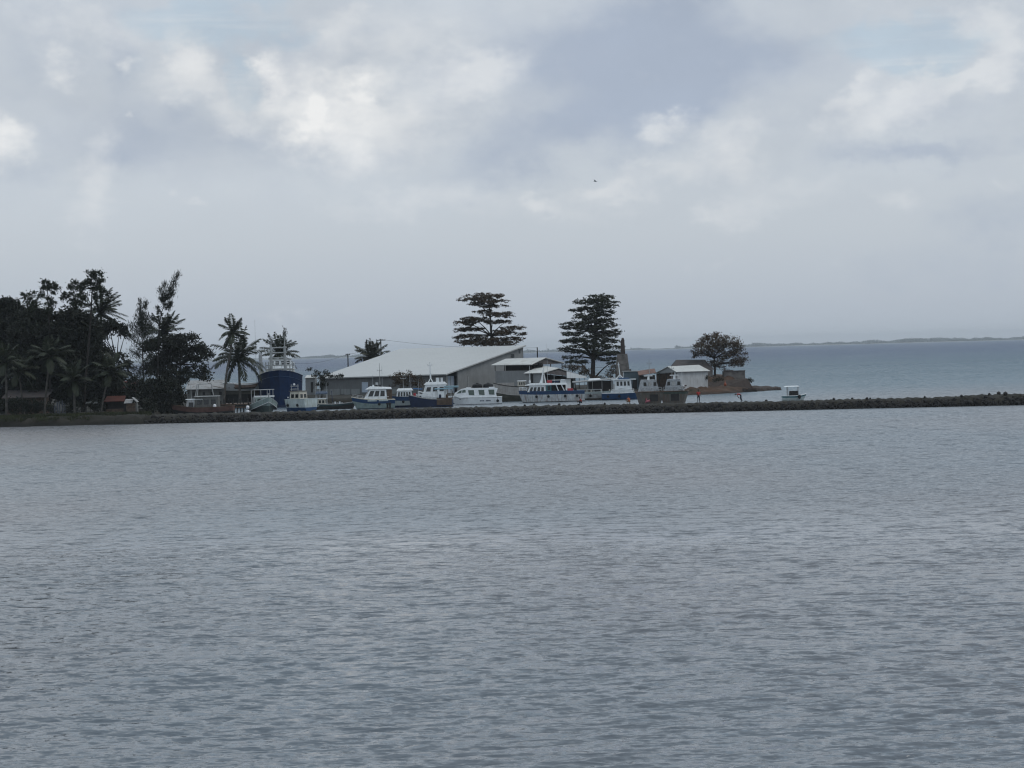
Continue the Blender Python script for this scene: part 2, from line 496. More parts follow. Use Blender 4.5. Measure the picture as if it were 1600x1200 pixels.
# blue gaps
gap = blobs(WB, [(330, 25, 230, 60, 0, 0.9), (375, 120, 55, 75, 0, 0.9), (1440, 75, 160, 80, -8, 1.1), (1300, 50, 120, 60, 0, 0.5), (480, 45, 60, 40, 0, 0.5), (215, 130, 60, 80, 0, 0.3)], 0.25)
gap = M('ADD', gap, M('MULTIPLY', fb4, 0.9))
col = MIXC(RANGE(gap, 0.25, 1.0, 0, 0.62), base, lin(186, 206, 222))
# thin streaks in the left gap
st = nd.new("ShaderNodeMapping"); st.inputs["Scale"].default_value = (8, 140, 1); lk.new(A0, st.inputs["Vector"])
stn = NOISE(st.outputs[0], 1.6, 4, 0.6)
col = MIXC(M('MULTIPLY', RANGE(stn, 0.45, 0.75), M('MULTIPLY', RANGE(gap, 0.2, 0.8), 0.55)), col, lin(214, 220, 226))
# dark cloud bodies
dk = blobs(WB, [(960, 110, 330, 190, 10, 0.95), (1060, 60, 320, 150, 0, 0.6), (830, 235, 260, 75, 14, 0.7), (1100, 150, 110, 130, 0, 0.4), (760, 60, 190, 100, 0, 0.35), (1250, 90, 160, 120, 0, 0.3),
                (230, 225, 190, 100, 0, 0.75), (430, 250, 150, 80, 0, 0.5), (190, 90, 60, 110, 10, 0.6), (60, 100, 120, 80, 0, 0.45), (740, 300, 300, 50, 0, 0.15),
                (1450, 235, 230, 45, 3, 0.7), (1560, 330, 220, 80, 0, 0.5), (1290, 260, 90, 80, 0, 0.3), (60, 290, 130, 60, 0, 0.4), (1500, 420, 350, 90, 0, 0.35), (30, 10, 160, 50, 0, 0.4)], 0.1)
dk = M('ADD', dk, M('MULTIPLY', fb4, 1.3))
dkn = RANGE(dk, 0.10, 1.25, 0, 0.95)
col = MIXC(dkn, col, lin(167, 179, 197))
# light cloud bodies
lt = blobs(WA, [(300, 95, 60, 95, 0, 1.0), (330, 140, 75, 55, 0, 0.7), (255, 130, 60, 60, 0, 0.4), (470, 120, 95, 120, -20, 0.9), (420, 110, 40, 70, -15, 0.9), (540, 40, 60, 55, 0, 0.5),
                (560, 190, 170, 110, -20, 0.75), (490, 185, 60, 70, 0, 0.6), (380, 175, 70, 50, 20, 0.6), (660, 190, 110, 70, 10, 0.5), (740, 115, 110, 55, 8, 0.75), (570, 135, 60, 50, 0, 0.5),
                (700, 90, 230, 130, 0, 0.42), (600, 60, 160, 90, 0, 0.3), (780, 190, 120, 70, 0, 0.25), (240, 60, 120, 90, 0, 0.3), (10, 215, 60, 60, -35, 1.2), (95, 118, 48, 34, 0, 0.85), (150, 260, 60, 120, -25, 0.5), (310, 318, 55, 16, 0, 0.6), (262, 300, 34, 14, 0, 0.5),
                (100, 45, 150, 90, 0, 0.55), (150, 300, 90, 90, 0, 0.3), (560, 250, 240, 70, 0, 0.3), (900, 330, 260, 50, 0, 0.3), (1150, 300, 140, 70, 0, 0.3), (1420, 150, 200, 80, 10, 0.35), (195, 95, 22, 22, 0, 0.6), (200, 185, 18, 24, 0, 0.5), (620, 320, 240, 45, 0, 0.45),
                (1040, 190, 65, 40, 15, 0.8), (1135, 235, 95, 80, 20, 0.75), (1180, 180, 60, 60, 0, 0.4), (1010, 275, 120, 40, 10, 0.6), (960, 300, 90, 26, 0, 0.5), (855, 322, 45, 22, 0, 0.5),
                (1325, 155, 70, 34, 45, 0.8), (1480, 130, 110, 34, 12, 0.85), (1400, 170, 130, 60, 20, 0.6), (1575, 80, 60, 90, 0, 0.9), (1560, 130, 70, 60, 0, 0.5), (1530, 20, 70, 45, 0, 0.6),
                (1400, 300, 60, 30, 0, 0.4), (1560, 285, 60, 20, 0, 0.35), (1090, 330, 60, 26, 0, 0.4), (1250, 310, 200, 60, 0, 0.25)], 0.0)
lt = M('ADD', lt, M('MULTIPLY', M('ADD', fb3, M('MULTIPLY', fb4, 0.6)), 1.05))
ltn = RANGE(lt, 0.06, 1.0)
col = MIXC(M('MULTIPLY', ltn, 0.85), col, lin(218, 222, 226))
# sunlit rims
br = blobs(WA, [(418, 112, 36, 62, -18, 0.9), (492, 178, 30, 44, -12, 1.3), (490, 160, 170, 150, -15, 0.75), (560, 170, 150, 110, 0, 0.35), (300, 85, 60, 80, 0, 0.6), (8, 210, 46, 44, -30, 0.8), (720, 105, 44, 22, 0, 0.4), (570, 140, 28, 22, 0, 0.5), (100, 120, 30, 22, 0, 0.4), (655, 185, 36, 26, 0, 0.35), (1130, 240, 50, 40, 0, 0.25)], 0.0)
br = M('ADD', br, M('MULTIPLY', M('ADD', fb3, fb4), 1.1))
col = MIXC(RANGE(br, 0.15, 1.5), col, lin(242, 243, 243))
shd = RANGE(M('ADD', fb4, M('MULTIPLY', fb3, 0.7)), -0.28, 0.10, 0.30, 0.0)      # shaded hollows inside the clouds
col = MIXC(M('MULTIPLY', shd, RANGE(el, 0.05, 0.10)), col, lin(172, 182, 198))
# soft overall mottling
mot = M('MULTIPLY', M('SUBTRACT', fb1, 0.5), RANGE(el, 0.02, 0.12))
col = VM('SCALE', col, None, M('ADD', 1.0, M('MULTIPLY', mot, 0.30)))
# the dome above the picture: broken grey cloud
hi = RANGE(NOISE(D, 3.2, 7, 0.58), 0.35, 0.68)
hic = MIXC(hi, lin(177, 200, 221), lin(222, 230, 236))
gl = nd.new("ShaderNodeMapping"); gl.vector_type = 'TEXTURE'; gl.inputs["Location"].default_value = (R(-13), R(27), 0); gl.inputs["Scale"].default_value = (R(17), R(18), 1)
lk.new(WB, gl.inputs["Vector"])                       # unseen bright patch, added high on the left to lighten the water's reflection
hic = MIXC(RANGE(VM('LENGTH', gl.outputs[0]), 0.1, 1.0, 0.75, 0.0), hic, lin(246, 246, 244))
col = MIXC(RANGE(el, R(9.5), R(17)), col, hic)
cover = M('SUBTRACT', 1.0, M('MULTIPLY', RANGE(gap, 0.2, 0.9), 0.12))
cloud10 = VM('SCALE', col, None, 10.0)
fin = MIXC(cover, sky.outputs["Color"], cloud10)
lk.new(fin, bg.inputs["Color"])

sl = bpy.data.lights.new("sun", 'SUN'); sl.energy = 0.9; sl.angle = R(24); sl.color = (1.0, 0.955, 0.89)
so = bpy.data.objects.new("sun", sl); COL.objects.link(so)
sd = Vector((math.sin(SUN_AZ) * math.cos(SUN_EL), math.cos(SUN_AZ) * math.cos(SUN_EL), math.sin(SUN_EL)))
so.rotation_euler = sd.to_track_quat('Z', 'Y').to_euler()
so.location = (0, 0, 60)

# ------------------------------------------------------------------ water
WTILT = 0.10


def build_water():
    rng = np.random.default_rng(5)
    ny1, nx = 760, 1150
    py = np.linspace(1500, 645, ny1)
    Yn = HC * F / (py - 549.0)                       # rows closer together near the camera
    Yf = np.geomspace(Yn[-1] * 1.02, 10700, 95)
    Y = np.concatenate([np.geomspace(12, Yn[0] * 0.98, 12), Yn, Yf])
    dY = np.gradient(Y)
    t = np.linspace(-0.29, 0.29, nx)
    X = Y[:, None] * t[None, :]
    YY = np.repeat(Y[:, None], nx, 1)
    Z = np.zeros_like(X)
    # gust patches change the local wave height
    gust = np.zeros_like(X)
    for _ in range(14):
        l = rng.uniform(12, 70); a = rng.uniform(-0.5, 0.5) + math.pi / 2
        gust += np.sin((X * math.cos(a) + YY * math.sin(a) * 0.6) * 2 * math.pi / l + rng.uniform(0, 7))
    gust = np.clip(1 + 0.13 * gust, 0.4, 1.7)
    for i in range(90):
        l = 0.22 * (1.6 / 0.22) ** (i / 89.0)
        ang = math.pi / 2 + R(12) + rng.normal() * 0.34
        k = 2 * math.pi / l
        amp = 0.0039 * l ** 0.5 * rng.uniform(0.5, 1.3)
        fade = np.clip((l / dY - 2.0) / 2.5, 0, 1)[:, None]
        if fade.max() <= 0: continue
        ph = (X * math.cos(ang) + YY * math.sin(ang)) * k + rng.uniform(0, 7)
        ph = ph + 0.40 * np.sin(X * rng.uniform(.15, .5) / l ** .5 + rng.uniform(0, 7)) + 0.5 * np.sin(YY * rng.uniform(.1, .3) / l ** .5 + X * .2 + rng.uniform(0, 7))
        s_ = np.sin(ph)
        Z += fade * amp * (s_ + 0.22 * np.cos(2 * ph))
    Z *= gust
    ny = len(Y)
    v = np.stack([X, YY, Z], -1).reshape(-1, 3)
    idx = np.arange(ny * nx).reshape(ny, nx)
    q = np.stack([idx[:-1, :-1], idx[:-1, 1:], idx[1:, 1:], idx[1:, :-1]], -1).reshape(-1, 4)
    mt = bpy.data.materials.new("harbour_water"); mt.use_nodes = True
    global nd, lk
    nt = mt.node_tree; nd = nt.nodes; lk = nt.links
    b = nd["Principled BSDF"]
    b.inputs["IOR"].default_value = 1.333
    geo = nd.new("ShaderNodeNewGeometry"); pos = geo.outputs["Position"]
    sp = nd.new("ShaderNodeSeparateXYZ"); lk.new(pos, sp.inputs[0])
    far = RANGE(sp.outputs[1], 330, 480)                # silt-laden harbour, clearer sea beyond
    far2 = RANGE(sp.outputs[1], 500, 2200)
    big = nd.new("ShaderNodeMapping"); big.inputs["Scale"].default_value = (0.018, 0.009, 1); lk.new(pos, big.inputs["Vector"])
    bn = NOISE(big.outputs[0], 1.0, 4, 0.5)
    silt = MIXC(RANGE(bn, 0.35, 0.65), (0.128, 0.150, 0.172), (0.152, 0.148, 0.156))
    sea = MIXC(far2, (0.058, 0.108, 0.140), (0.010, 0.040, 0.105))
    lk.new(MIXC(far, silt, sea), b.inputs["Base Color"])
    # facets too small for the mesh: slopes drawn from noise, tilted toward the camera to shape the reflections
    sxs = None
    for sc, stx, amp in ((0.6, 0.30, 0.18), (1.8, 0.34, 0.55), (4.0, 0.38, 0.80), (8.5, 0.45, 0.60), (18.0, 0.6, 0.20)):
        mp = nd.new("ShaderNodeMapping"); mp.inputs["Scale"].default_value = (sc * stx, sc, sc); mp.inputs["Rotation"].default_value = (0, 0, R(9)); lk.new(pos, mp.inputs["Vector"])
        n = VM('SCALE', VM('SUBTRACT', NOISE(mp.outputs[0], 1.0, 2, 0.5, "Color"), (0.5, 0.5, 0.5)), None, amp * 2.2)
        sxs = n if sxs is None else VM('ADD', sxs, n)
    gm = nd.new("ShaderNodeMapping"); gm.inputs["Scale"].default_value = (0.030, 0.012, 1); lk.new(pos, gm.inputs["Vector"])
    gn = RANGE(NOISE(gm.outputs[0], 1.0, 5, 0.6), 0.3, 0.7, 0.70, 1.30)
    tilt = RANGE(sp.outputs[1], 45, 220, 0.045, WTILT)
    tilt = M('ADD', tilt, RANGE(sp.outputs[1], 330, 700, 0.0, 0.085))
    for sc, amp in (((0.7, 0.16, 1), 0.75), ((2.4, 0.55, 1), 0.85)):      # wave groups
        gq = nd.new("ShaderNodeMapping"); gq.inputs["Scale"].default_value = sc; gq.inputs["Rotation"].default_value = (0, 0, R(6)); lk.new(pos, gq.inputs["Vector"])
        gn = M('MULTIPLY', gn, RANGE(NOISE(gq.outputs[0], 1.0, 3, 0.6), 0.36, 0.64, 1 - amp, 1 + amp, False))
    gn = M('MAXIMUM', gn, 0.52)
    so_ = nd.new("ShaderNodeSeparateXYZ"); lk.new(sxs, so_.inputs[0])
    cmb = nd.new("ShaderNodeCombineXYZ")
    lk.new(M('MULTIPLY', so_.outputs[0], 0.8), cmb.inputs[0])
    sy = M('SUBTRACT', so_.outputs[1], M('MULTIPLY', gn, tilt))
    # farther out only the wave faces turned to the low eye are seen; the backs hide behind the crests
    fold = M('MULTIPLY', M('SQRT', M('ADD', M('MULTIPLY', sy, sy), 0.0045)), -1.0)
    kf = RANGE(sp.outputs[1], 70, 140)
    lk.new(M('ADD', M('MULTIPLY', sy, M('SUBTRACT', 1.0, kf)), M('MULTIPLY', fold, kf)), cmb.inputs[1])
    nrm = VM('NORMALIZE', VM('ADD', geo.outputs["Normal"], cmb.outputs[0]))
    lk.new(nrm, b.inputs["Normal"])
    lk.new(RANGE(sp.outputs[1], 60, 900, 0.09, 0.28, False), b.inputs["Roughness"])
    o = np_mesh("water", v, q, mt, smooth=True)
    tag(o, "choppy grey harbour water running out to the blue open sea", "water", kind="structure")


build_water()

# sea floor far under everything so that no edge of the world shows
mb = MB(); mb.box(-10800, 10800, -200, 10800, -4.0, -3.0)
tag(mb.build("seabed", mat("seabed_sand", (0.05, 0.055, 0.05), 0.95)), "dull sandy bed under the water", "ground", kind="structure")

# ------------------------------------------------------------------ land
def sdf_poly(X, Y, poly):
    """signed distance to a polygon, positive inside"""
    d = np.full(X.shape, 1e9); inside = np.zeros(X.shape, bool)
    n = len(poly)
    for i in range(n):
        x0, y0 = poly[i]; x1, y1 = poly[(i + 1) % n]
        ex, ey = x1 - x0, y1 - y0
        t = np.clip(((X - x0) * ex + (Y - y0) * ey) / (ex * ex + ey * ey + 1e-9), 0, 1)
        d = np.minimum(d, np.hypot(X - x0 - ex * t, Y - y0 - ey * t))
        c = ((y0 > Y) != (y1 > Y)) & (X < (x1 - x0) * (Y - y0) / (y1 - y0 + 1e-12) + x0)
        inside ^= c
    return np.where(inside, d, -d)


def vnoise(X, Y, seed, scales):
    rng = np.random.default_rng(seed); z = np.zeros_like(X)
    for l, a in scales:
        for _ in range(5):
            an = rng.uniform(0, 6.28); z += a / 2.2 * np.sin((X * math.cos(an) + Y * math.sin(an)) * 6.28 / (l * rng.uniform(.7, 1.4)) + rng.uniform(0, 7))
    return z


def ground(name, label, poly, height, slope, x0, x1, y0, y1, step, mt, seed, rough, upper=None):
    xs = np.arange(x0, x1 + step, step); ys = np.arange(y0, y1 + step, step)
    X, Y = np.meshgrid(xs, ys)
    d = sdf_poly(X, Y, poly) + vnoise(X, Y, seed, ((6, .5), (2.4, .35)))
    t = np.clip(d / slope, -1, 1)
    Z = np.where(t > 0, height * (1 - (1 - t) ** 2.2), t * 1.5) + vnoise(X, Y, seed + 1, rough) * np.clip(t + .3, 0, 1)
    if upper:
        d2 = sdf_poly(X, Y, upper[0]) + vnoise(X, Y, seed + 2, ((5, .4), (2, .3)))
        t2 = np.clip(d2 / upper[2], 0, 1); Z = Z + upper[1] * t2 * t2 * (3 - 2 * t2)
    v = np.stack([X, Y, Z], -1).reshape(-1, 3)
    idx = np.arange(X.size).reshape(X.shape)
    q = np.stack([idx[:-1, :-1], idx[:-1, 1:], idx[1:, 1:], idx[1:, :-1]], -1).reshape(-1, 4)
    zz = Z.reshape(-1)[q].max(1)
    q = q[zz > -1.2]
    o = np_mesh(name, v, q, mt, smooth=True)
    return tag(o, label, "ground", kind="structure")


def xy(px, Y):
    g = G(px, Y); return (g.x, g.y)


poly_main = [xy(-260, 319), xy(0, 319.5), xy(140, 319), xy(236, 316), xy(244, 345), xy(300, 378), xy(390, 432), xy(480, 430), xy(486, 404), xy(560, 402),
             xy(760, 405), xy(900, 408), xy(960, 410), xy(1075, 414), xy(1085, 470), xy(960, 478), xy(820, 500), xy(480, 505), xy(-260, 520)]
ground("ground", "low muddy harbour ground under the trees and sheds", poly_main, 1.25, 2.2, -125, 40, 312, 525, 0.9, EARTH, 3, ((5, .07), (1.8, .05)))
poly_isl = [xy(1048, 411.5), xy(1100, 414), xy(1150, 421), xy(1183, 430), xy(1188, 444), xy(1150, 462), xy(1060, 464), xy(1030, 440)]
poly_top = [xy(1050, 416), xy(1072, 422), xy(1100, 429), xy(1140, 431), xy(1172, 432.5), xy(1178, 442), xy(1150, 458), xy(1060, 460), xy(1040, 440)]
ground("island", "brown earth point with a rocky edge at the end of the harbour", poly_isl, 1.15, 5.5, 18, 58, 402, 470, 0.45, SOIL, 9, ((4, .16), (1.3, .10)), (poly_top, 1.75, 3.0))
poly_ledge = [xy(1150, 426), xy(1182, 429.5), xy(1200, 432), xy(1216, 436), xy(1205, 441), xy(1165, 446)]
ground("rock_ledge", "flat dark rock shelf below the stone wall", poly_ledge, .70, .9, 36, 58, 418, 452, 0.4, STONED, 17, ((3, .1), (1.0, .08)))

# far shore with its tree line, ten kilometres off
xs = np.linspace(-3000, 3000, 240)
prof = [(-30, -1.0), (0, 0.6), (60, 2.0), (250, 2.4), (500, 2.2)]
v = np.array([[x, 10000 + 18 * math.sin(x * .013) + yy, zz] for x in xs for yy, zz in prof])
k = len(prof); idx = np.arange(len(v)).reshape(-1, k)
q = np.stack([idx[:-1, :-1], idx[1:, :-1], idx[1:, 1:], idx[:-1, 1:]], -1).reshape(-1, 4)
tag(np_mesh("far_shore", v, q, FARSAND), "low sandy coast across the bay", "ground", kind="structure")
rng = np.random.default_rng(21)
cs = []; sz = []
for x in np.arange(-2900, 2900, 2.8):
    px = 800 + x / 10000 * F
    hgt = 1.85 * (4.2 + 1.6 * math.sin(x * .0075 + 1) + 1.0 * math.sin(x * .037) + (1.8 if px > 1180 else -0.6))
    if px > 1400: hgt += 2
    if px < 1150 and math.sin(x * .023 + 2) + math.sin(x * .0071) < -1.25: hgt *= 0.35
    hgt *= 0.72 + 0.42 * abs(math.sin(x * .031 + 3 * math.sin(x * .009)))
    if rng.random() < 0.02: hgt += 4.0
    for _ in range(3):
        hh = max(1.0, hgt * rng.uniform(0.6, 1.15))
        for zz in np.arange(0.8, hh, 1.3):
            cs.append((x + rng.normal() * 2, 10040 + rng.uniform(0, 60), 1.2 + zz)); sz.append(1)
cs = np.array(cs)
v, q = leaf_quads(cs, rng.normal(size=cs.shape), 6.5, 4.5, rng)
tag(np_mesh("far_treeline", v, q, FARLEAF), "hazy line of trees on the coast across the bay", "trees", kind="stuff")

# ------------------------------------------------------------------ breakwater
def build_breakwater():
    root = thing("breakwater", "long low breakwater of dark rubble with a flat earth top across the bay", "breakwater", G(800, 308, 0))
    b0 = root.location
    xs = np.arange(-55, 82, 0.35)
    rng = np.random.default_rng(8)

    def front(x):            # near waterline
        px = 800 + x * F / 308
        return np.interp(px, [0, 236, 400, 800, 1200, 1600, 1750], [319, 317, 314.5, 308, 302, 296.5, 294])

    def top(x):
        px = 800 + x * F / 308
        return np.interp(px, [200, 400, 800, 1090, 1300, 1480, 1520, 1600, 1750], [1.15, 1.15, 1.22, 1.12, 1.12, 1.2, 1.36, 1.38, 1.38])
    sec = [(-0.6, -1.2), (0.0, -0.1), (0.7, 0.50), (1.3, 0.80), (2.6, 1.0), (4.6, 1.0), (5.4, 0.8), (6.4, 0.2), (7.4, -1.2)]
    vv = []
    for x in xs:
        f, t = float(front(x)), float(top(x))
        for i, (dy, h) in enumerate(sec):
            jit = rng.normal() * (0.10 if 0 < i < 8 else 0.0); jz = rng.normal() * (0.07 if i in (4, 5) else 0.12)
            vv.append((x - b0.x, f + dy + jit - b0.y, (h * t if h > 0 else h) + jz))
    k = len(sec); idx = np.arange(len(vv)).reshape(-1, k)
    q = np.stack([idx[:-1, :-1], idx[1:, :-1], idx[1:, 1:], idx[:-1, 1:]], -1).reshape(-1, 4)
    np_mesh("earth_top", np.array(vv), q, EARTH, root, smooth=True)
    # rubble: separate tumbled stones, too many to count
    ico = bmesh.new(); bmesh.ops.create_icosphere(ico, subdivisions=1, radius=1)
    iv = np.array([tuple(p.co) for p in ico.verts]); ifc = np.array([[p.index for p in f.verts] for f in ico.faces]); ico.free()
    V = []; Q = []; n = 0
    for _ in range(8000):
        x = rng.uniform(-52, 80); u = 0.86 * rng.random() ** 0.85
        back = rng.random() < 0.1
        f, t = float(front(x)), float(top(x))
        s = rng.uniform(0.05, 0.19) * (2.2 if rng.random() < .08 else 1)
        if back:
            dy = 7.2 - 2.0 * u; z = t * u * 0.85
        else:
            dy = -0.35 + 1.95 * u; z = t * (u * 1.02 - 0.1) + rng.normal() * .05
            if x < -50 + 0: z *= 0.6
        rot = rng.normal(size=(3, 3)); rot, _r = np.linalg.qr(rot)
        p = (iv * (1 + rng.normal(size=iv.shape) * 0.16) * np.array([1.25, 0.9, 0.75]) * s) @ rot.T + np.array([x - b0.x, f + dy - b0.y, z])
        V.append(p); Q.append(ifc + n); n += len(iv)
    for px, s in ((1320, .18), (1338, .2), (1344, .16), (1423, .16), (1476, .2), (1517, .2), (1535, .28), (1540, .26), (1545, .22), (1191, .2), (874, .22), (903, .15), (944, .2), (835, .2), (820, .18), (1290, .2)):
        x = float(G(px, 312).x)
        p = (iv * (1 + rng.normal(size=iv.shape) * 0.15) * s) + np.array([x - b0.x, front(x) + rng.uniform(2, 5) - b0.y, top(x) + s * .5])
        V.append(p); Q.append(ifc + n); n += len(iv)
    o = np_mesh("rubble", np.concatenate(V), np.concatenate(Q), ROCK, root)
    o["kind"] = "stuff"
    return front, top


BW_FRONT, BW_TOP = build_breakwater()

# grass along the left bank
rng = np.random.default_rng(33)
n = 9000
px = rng.uniform(-60, 236, n); dY_ = rng.uniform(0.8, 7, n) ** 1.0
pts_ = np.array([tuple(G(a, 319 + b, 0.55 + min(b, 3) * 0.22 + random.uniform(0, .25))) for a, b in zip(px, dY_)])
v, q = leaf_quads(pts_, rng.normal(size=pts_.shape) * .4 + np.array([0, 0, 1.0]), 0.55, 0.08, rng)
tag(np_mesh("grass", v, q, GRASS), "rough olive grass along the left bank", "grass", kind="stuff")

# ------------------------------------------------------------------ palms
def palm(name, label, basepx, Y, z0, path, length, n, mt, seed, group="coconut palms", tr=0.2, wind=0.5, droop=1.0, e_rng=(-25, 80), lw=0.11, ll=0.85, specials=None):
    rng = np.random.default_rng(seed + 500)
    base = G(basepx, Y, z0)
    root = thing(name, label, "palm", base, 0, group)
    tp = [Vector((0, 0, -0.3))] + [P(x, y, Y) - base for x, y in path]
    # smooth trunk
    pts = []
    for i in range(len(tp) - 1):
        for t in np.linspace(0, 1, 5)[:-1]: pts.append(tp[i].lerp(tp[i + 1], t))
    pts.append(tp[-1])
    MB().tube(pts, [tr * (1.25 - 0.5 * i / (len(pts) - 1)) for i in range(len(pts))], 8).build("trunk", PTRUNK, root, smooth=True)
    top = np.array(tp[-1])
    V = []; Q = []; nv = 0
    specs = []
    for i in range(n):
        az = i * 2.39996 + rng.uniform(-.3, .3); e = R(e_rng[0] + (e_rng[1] - e_rng[0]) * ((i + .5) / n) ** 0.9) + rng.normal() * .12
        specs.append((az, e, length * rng.uniform(.8, 1.08)))
    for (dx, dz, l) in (specials or []):             # fronds whose sweep the photograph shows
        specs.append((math.pi if dx < 0 else 0.0, math.atan2(dz, abs(dx)), l))
    stem = MB()
    for az, e0, L in specs:
        p = top.copy(); m = 14; ds = L / m; P_ = []; T_ = []
        for k in range(m + 1):
            s = k / m
            e = e0 - droop * (0.35 + 0.85 * max(0, math.cos(e0))) * s ** 1.5
            t = np.array([math.cos(az) * math.cos(e) + wind * s * 0.5, math.sin(az) * math.cos(e), math.sin(e)])
            t /= np.linalg.norm(t)
            P_.append(p.copy()); T_.append(t); p = p + t * ds
        stem.tube([Vector(q) for q in P_], [0.045 * (1 - 0.8 * k / m) for k in range(m + 1)], 4)
        for k in range(1, m + 1):
            for h in (0, .5):
                s = (k - h) / m
                q = P_[k] * (1 - h) + P_[k - 1] * h
                t = T_[k]; sd = np.cross(t, (0, 0, 1.0)); nrm = np.linalg.norm(sd)
                sd = sd / nrm if nrm > .05 else np.array([0, 1.0, 0])
                up = np.cross(sd, t)
                lf = ll * (0.35 + 0.75 * math.sin(math.pi * min(1, 0.12 + 0.80 * s))) * (1 if s < .9 else .7)
                for sg in (-1, 1):
                    d = sd * sg * 0.75 + t * 0.65 - np.array([0, 0, 0.30 + 0.35 * s]) + np.array([wind * .25, 0, 0]) + rng.normal(size=3) * .13
                    d /= np.linalg.norm(d)
                    wv = np.cross(d, up); wv /= (np.linalg.norm(wv) + 1e-6); wv *= lw
                    tip = q + d * lf
                    V += [q - wv * .5, q + d * lf * .45 - wv * .6, tip, q + d * lf * .45 + wv * .6]; Q.append([nv, nv + 1, nv + 2, nv + 3]); nv += 4
    np_mesh("fronds", np.array(V), np.array(Q), mt, root)
    stem.build("frond_stems", mt, root)
    return root


palm("palm_tree", "tall thin coconut palm with a starburst crown leaning above a shorter palm", 348, 392, 1.2, [(350, 620), (355, 575), (361, 545), (364, 519)], 3.3, 15, LEAFP, 1, tr=0.17, wind=0.35, droop=0.7, e_rng=(-50, 85), ll=0.85, lw=.17)
palm("palm_tree", "short bushy coconut palm with wide drooping fronds left of the blue ship", 375, 398, 1.2, [(375, 620), (374, 590), (373, 562)], 5.6, 28, LEAFP, 2, tr=0.22, wind=0.25, droop=1.0, e_rng=(-25, 88), ll=1.25, lw=.20)
palm("palm_tree", "coconut palm behind the white masts of the blue ship", 440, 436, 1.2, [(440, 600), (438, 570), (437, 553)], 4.4, 24, LEAFP, 3, tr=0.22, wind=0.2, droop=0.8, e_rng=(-15, 88), ll=1.0, lw=.18)
palm("palm_tree", "windblown brownish palm showing over the left slope of the warehouse roof", 583, 482, 1.2, [(583, 600), (582, 570), (581, 560)], 4.4, 24, LEAFPB2, 4, tr=0.22, wind=0.15, droop=0.75, e_rng=(0, 88), ll=1.05, lw=.20)
palm("palm_tree", "tall coconut palm with fronds blown to the right on the dark skyline", 160, 352, 1.2, [(163, 640), (160, 560), (158, 500), (157, 488)], 4.5, 24, LEAFP, 5, tr=0.2, wind=1.3, droop=0.8, e_rng=(-35, 80), ll=0.9, lw=.19)
palm("palm_tree", "coconut palm rising out of the flat dark tree under the leaning casuarina", 256, 366, 1.2, [(254, 640), (255, 560), (256, 522)], 4.2, 22, LEAFP, 6, tr=0.2, wind=0.5, droop=0.8, e_rng=(-15, 85), ll=0.9, lw=.19)
palm("palm_tree", "palm with pale green arching fronds in the middle of the left grove", 70, 332, 1.1, [(69, 652), (72, 610), (78, 557)], 3.6, 18, LEAFP, 7, tr=0.16, wind=0.3, droop=0.9, e_rng=(-35, 85), ll=0.9, lw=.19)
palm("palm_tree", "low star shaped young palm behind the bank, right of the grove's middle", 118, 329, 1.1, [(117, 650), (116, 615), (115, 594)], 3.0, 17, LEAFP, 8, tr=0.16, wind=0.2, droop=0.8, e_rng=(-55, 85), ll=0.8, lw=.19)
palm("palm_tree", "thin leaning palm in front of the orange awning stall", 160, 330, 1.1, [(158, 645), (163, 615), (172, 582)], 3.2, 17, LEAFP, 9, tr=0.12, wind=0.3, droop=0.9, e_rng=(-35, 80), ll=0.85, lw=.19)
palm("palm_tree", "palm with a straight trunk at the far left edge of the bank", 9, 331, 1.1, [(10, 650), (10, 600), (8, 566)], 3.4, 18, LEAFP, 10, tr=0.17, wind=0.3, droop=0.9, e_rng=(-35, 85), ll=0.9, lw=.19)
palm("palm_tree", "half hidden palm with a bent trunk between two straight ones, left grove", 36, 337, 1.1, [(38, 650), (33, 610), (30, 580)], 3.3, 18, LEAFP, 11, tr=0.16, wind=0.3, droop=0.9, e_rng=(-35, 85), ll=0.9, lw=.19)

# ------------------------------------------------------------------ broad trees
tree("almond_tree", "tiered tropical almond tree with open reddish branches behind the warehouse roof", 768, 472, 1.2,
     [(768, 570), (768, 525), (766, 495), (763, 465)],
     [(758, 463, 34, 5, 0), (735, 468, 22, 3, 1), (764, 471, 32, 4, -1), (745, 475, 18, 2.5, 1), (770, 478, 24, 3.5, 0), (757, 487, 18, 3.5, 1), (778, 492, 24, 5, -1), (792, 490, 12, 2.5, 0), (742, 500, 26, 6, 1), (728, 505, 20, 4, 0),
      (735, 513, 24, 5, 1), (772, 503, 22, 3.5, 0), (720, 516, 13, 3, 0), (790, 503, 12, 2.5, 0), (800, 513, 20, 4.5, 0), (788, 519, 22, 5, -1), (812, 521, 14, 2.5, 0), (737, 526, 28, 4.5, 1), (713, 528, 10, 2, 0), (765, 531, 30, 5, 0), (800, 530, 22, 4, 0), (740, 536, 32, 4, 0), (780, 537, 34, 5, 0), (725, 533, 16, 2.5, 0)],
     LEAFB, "tropical almond trees", leaf=0.34, wid=0.2, flat=1, clump=0.62, dens=0.88, tr=0.42, seed=3, depth=1.0, thick=1.0)
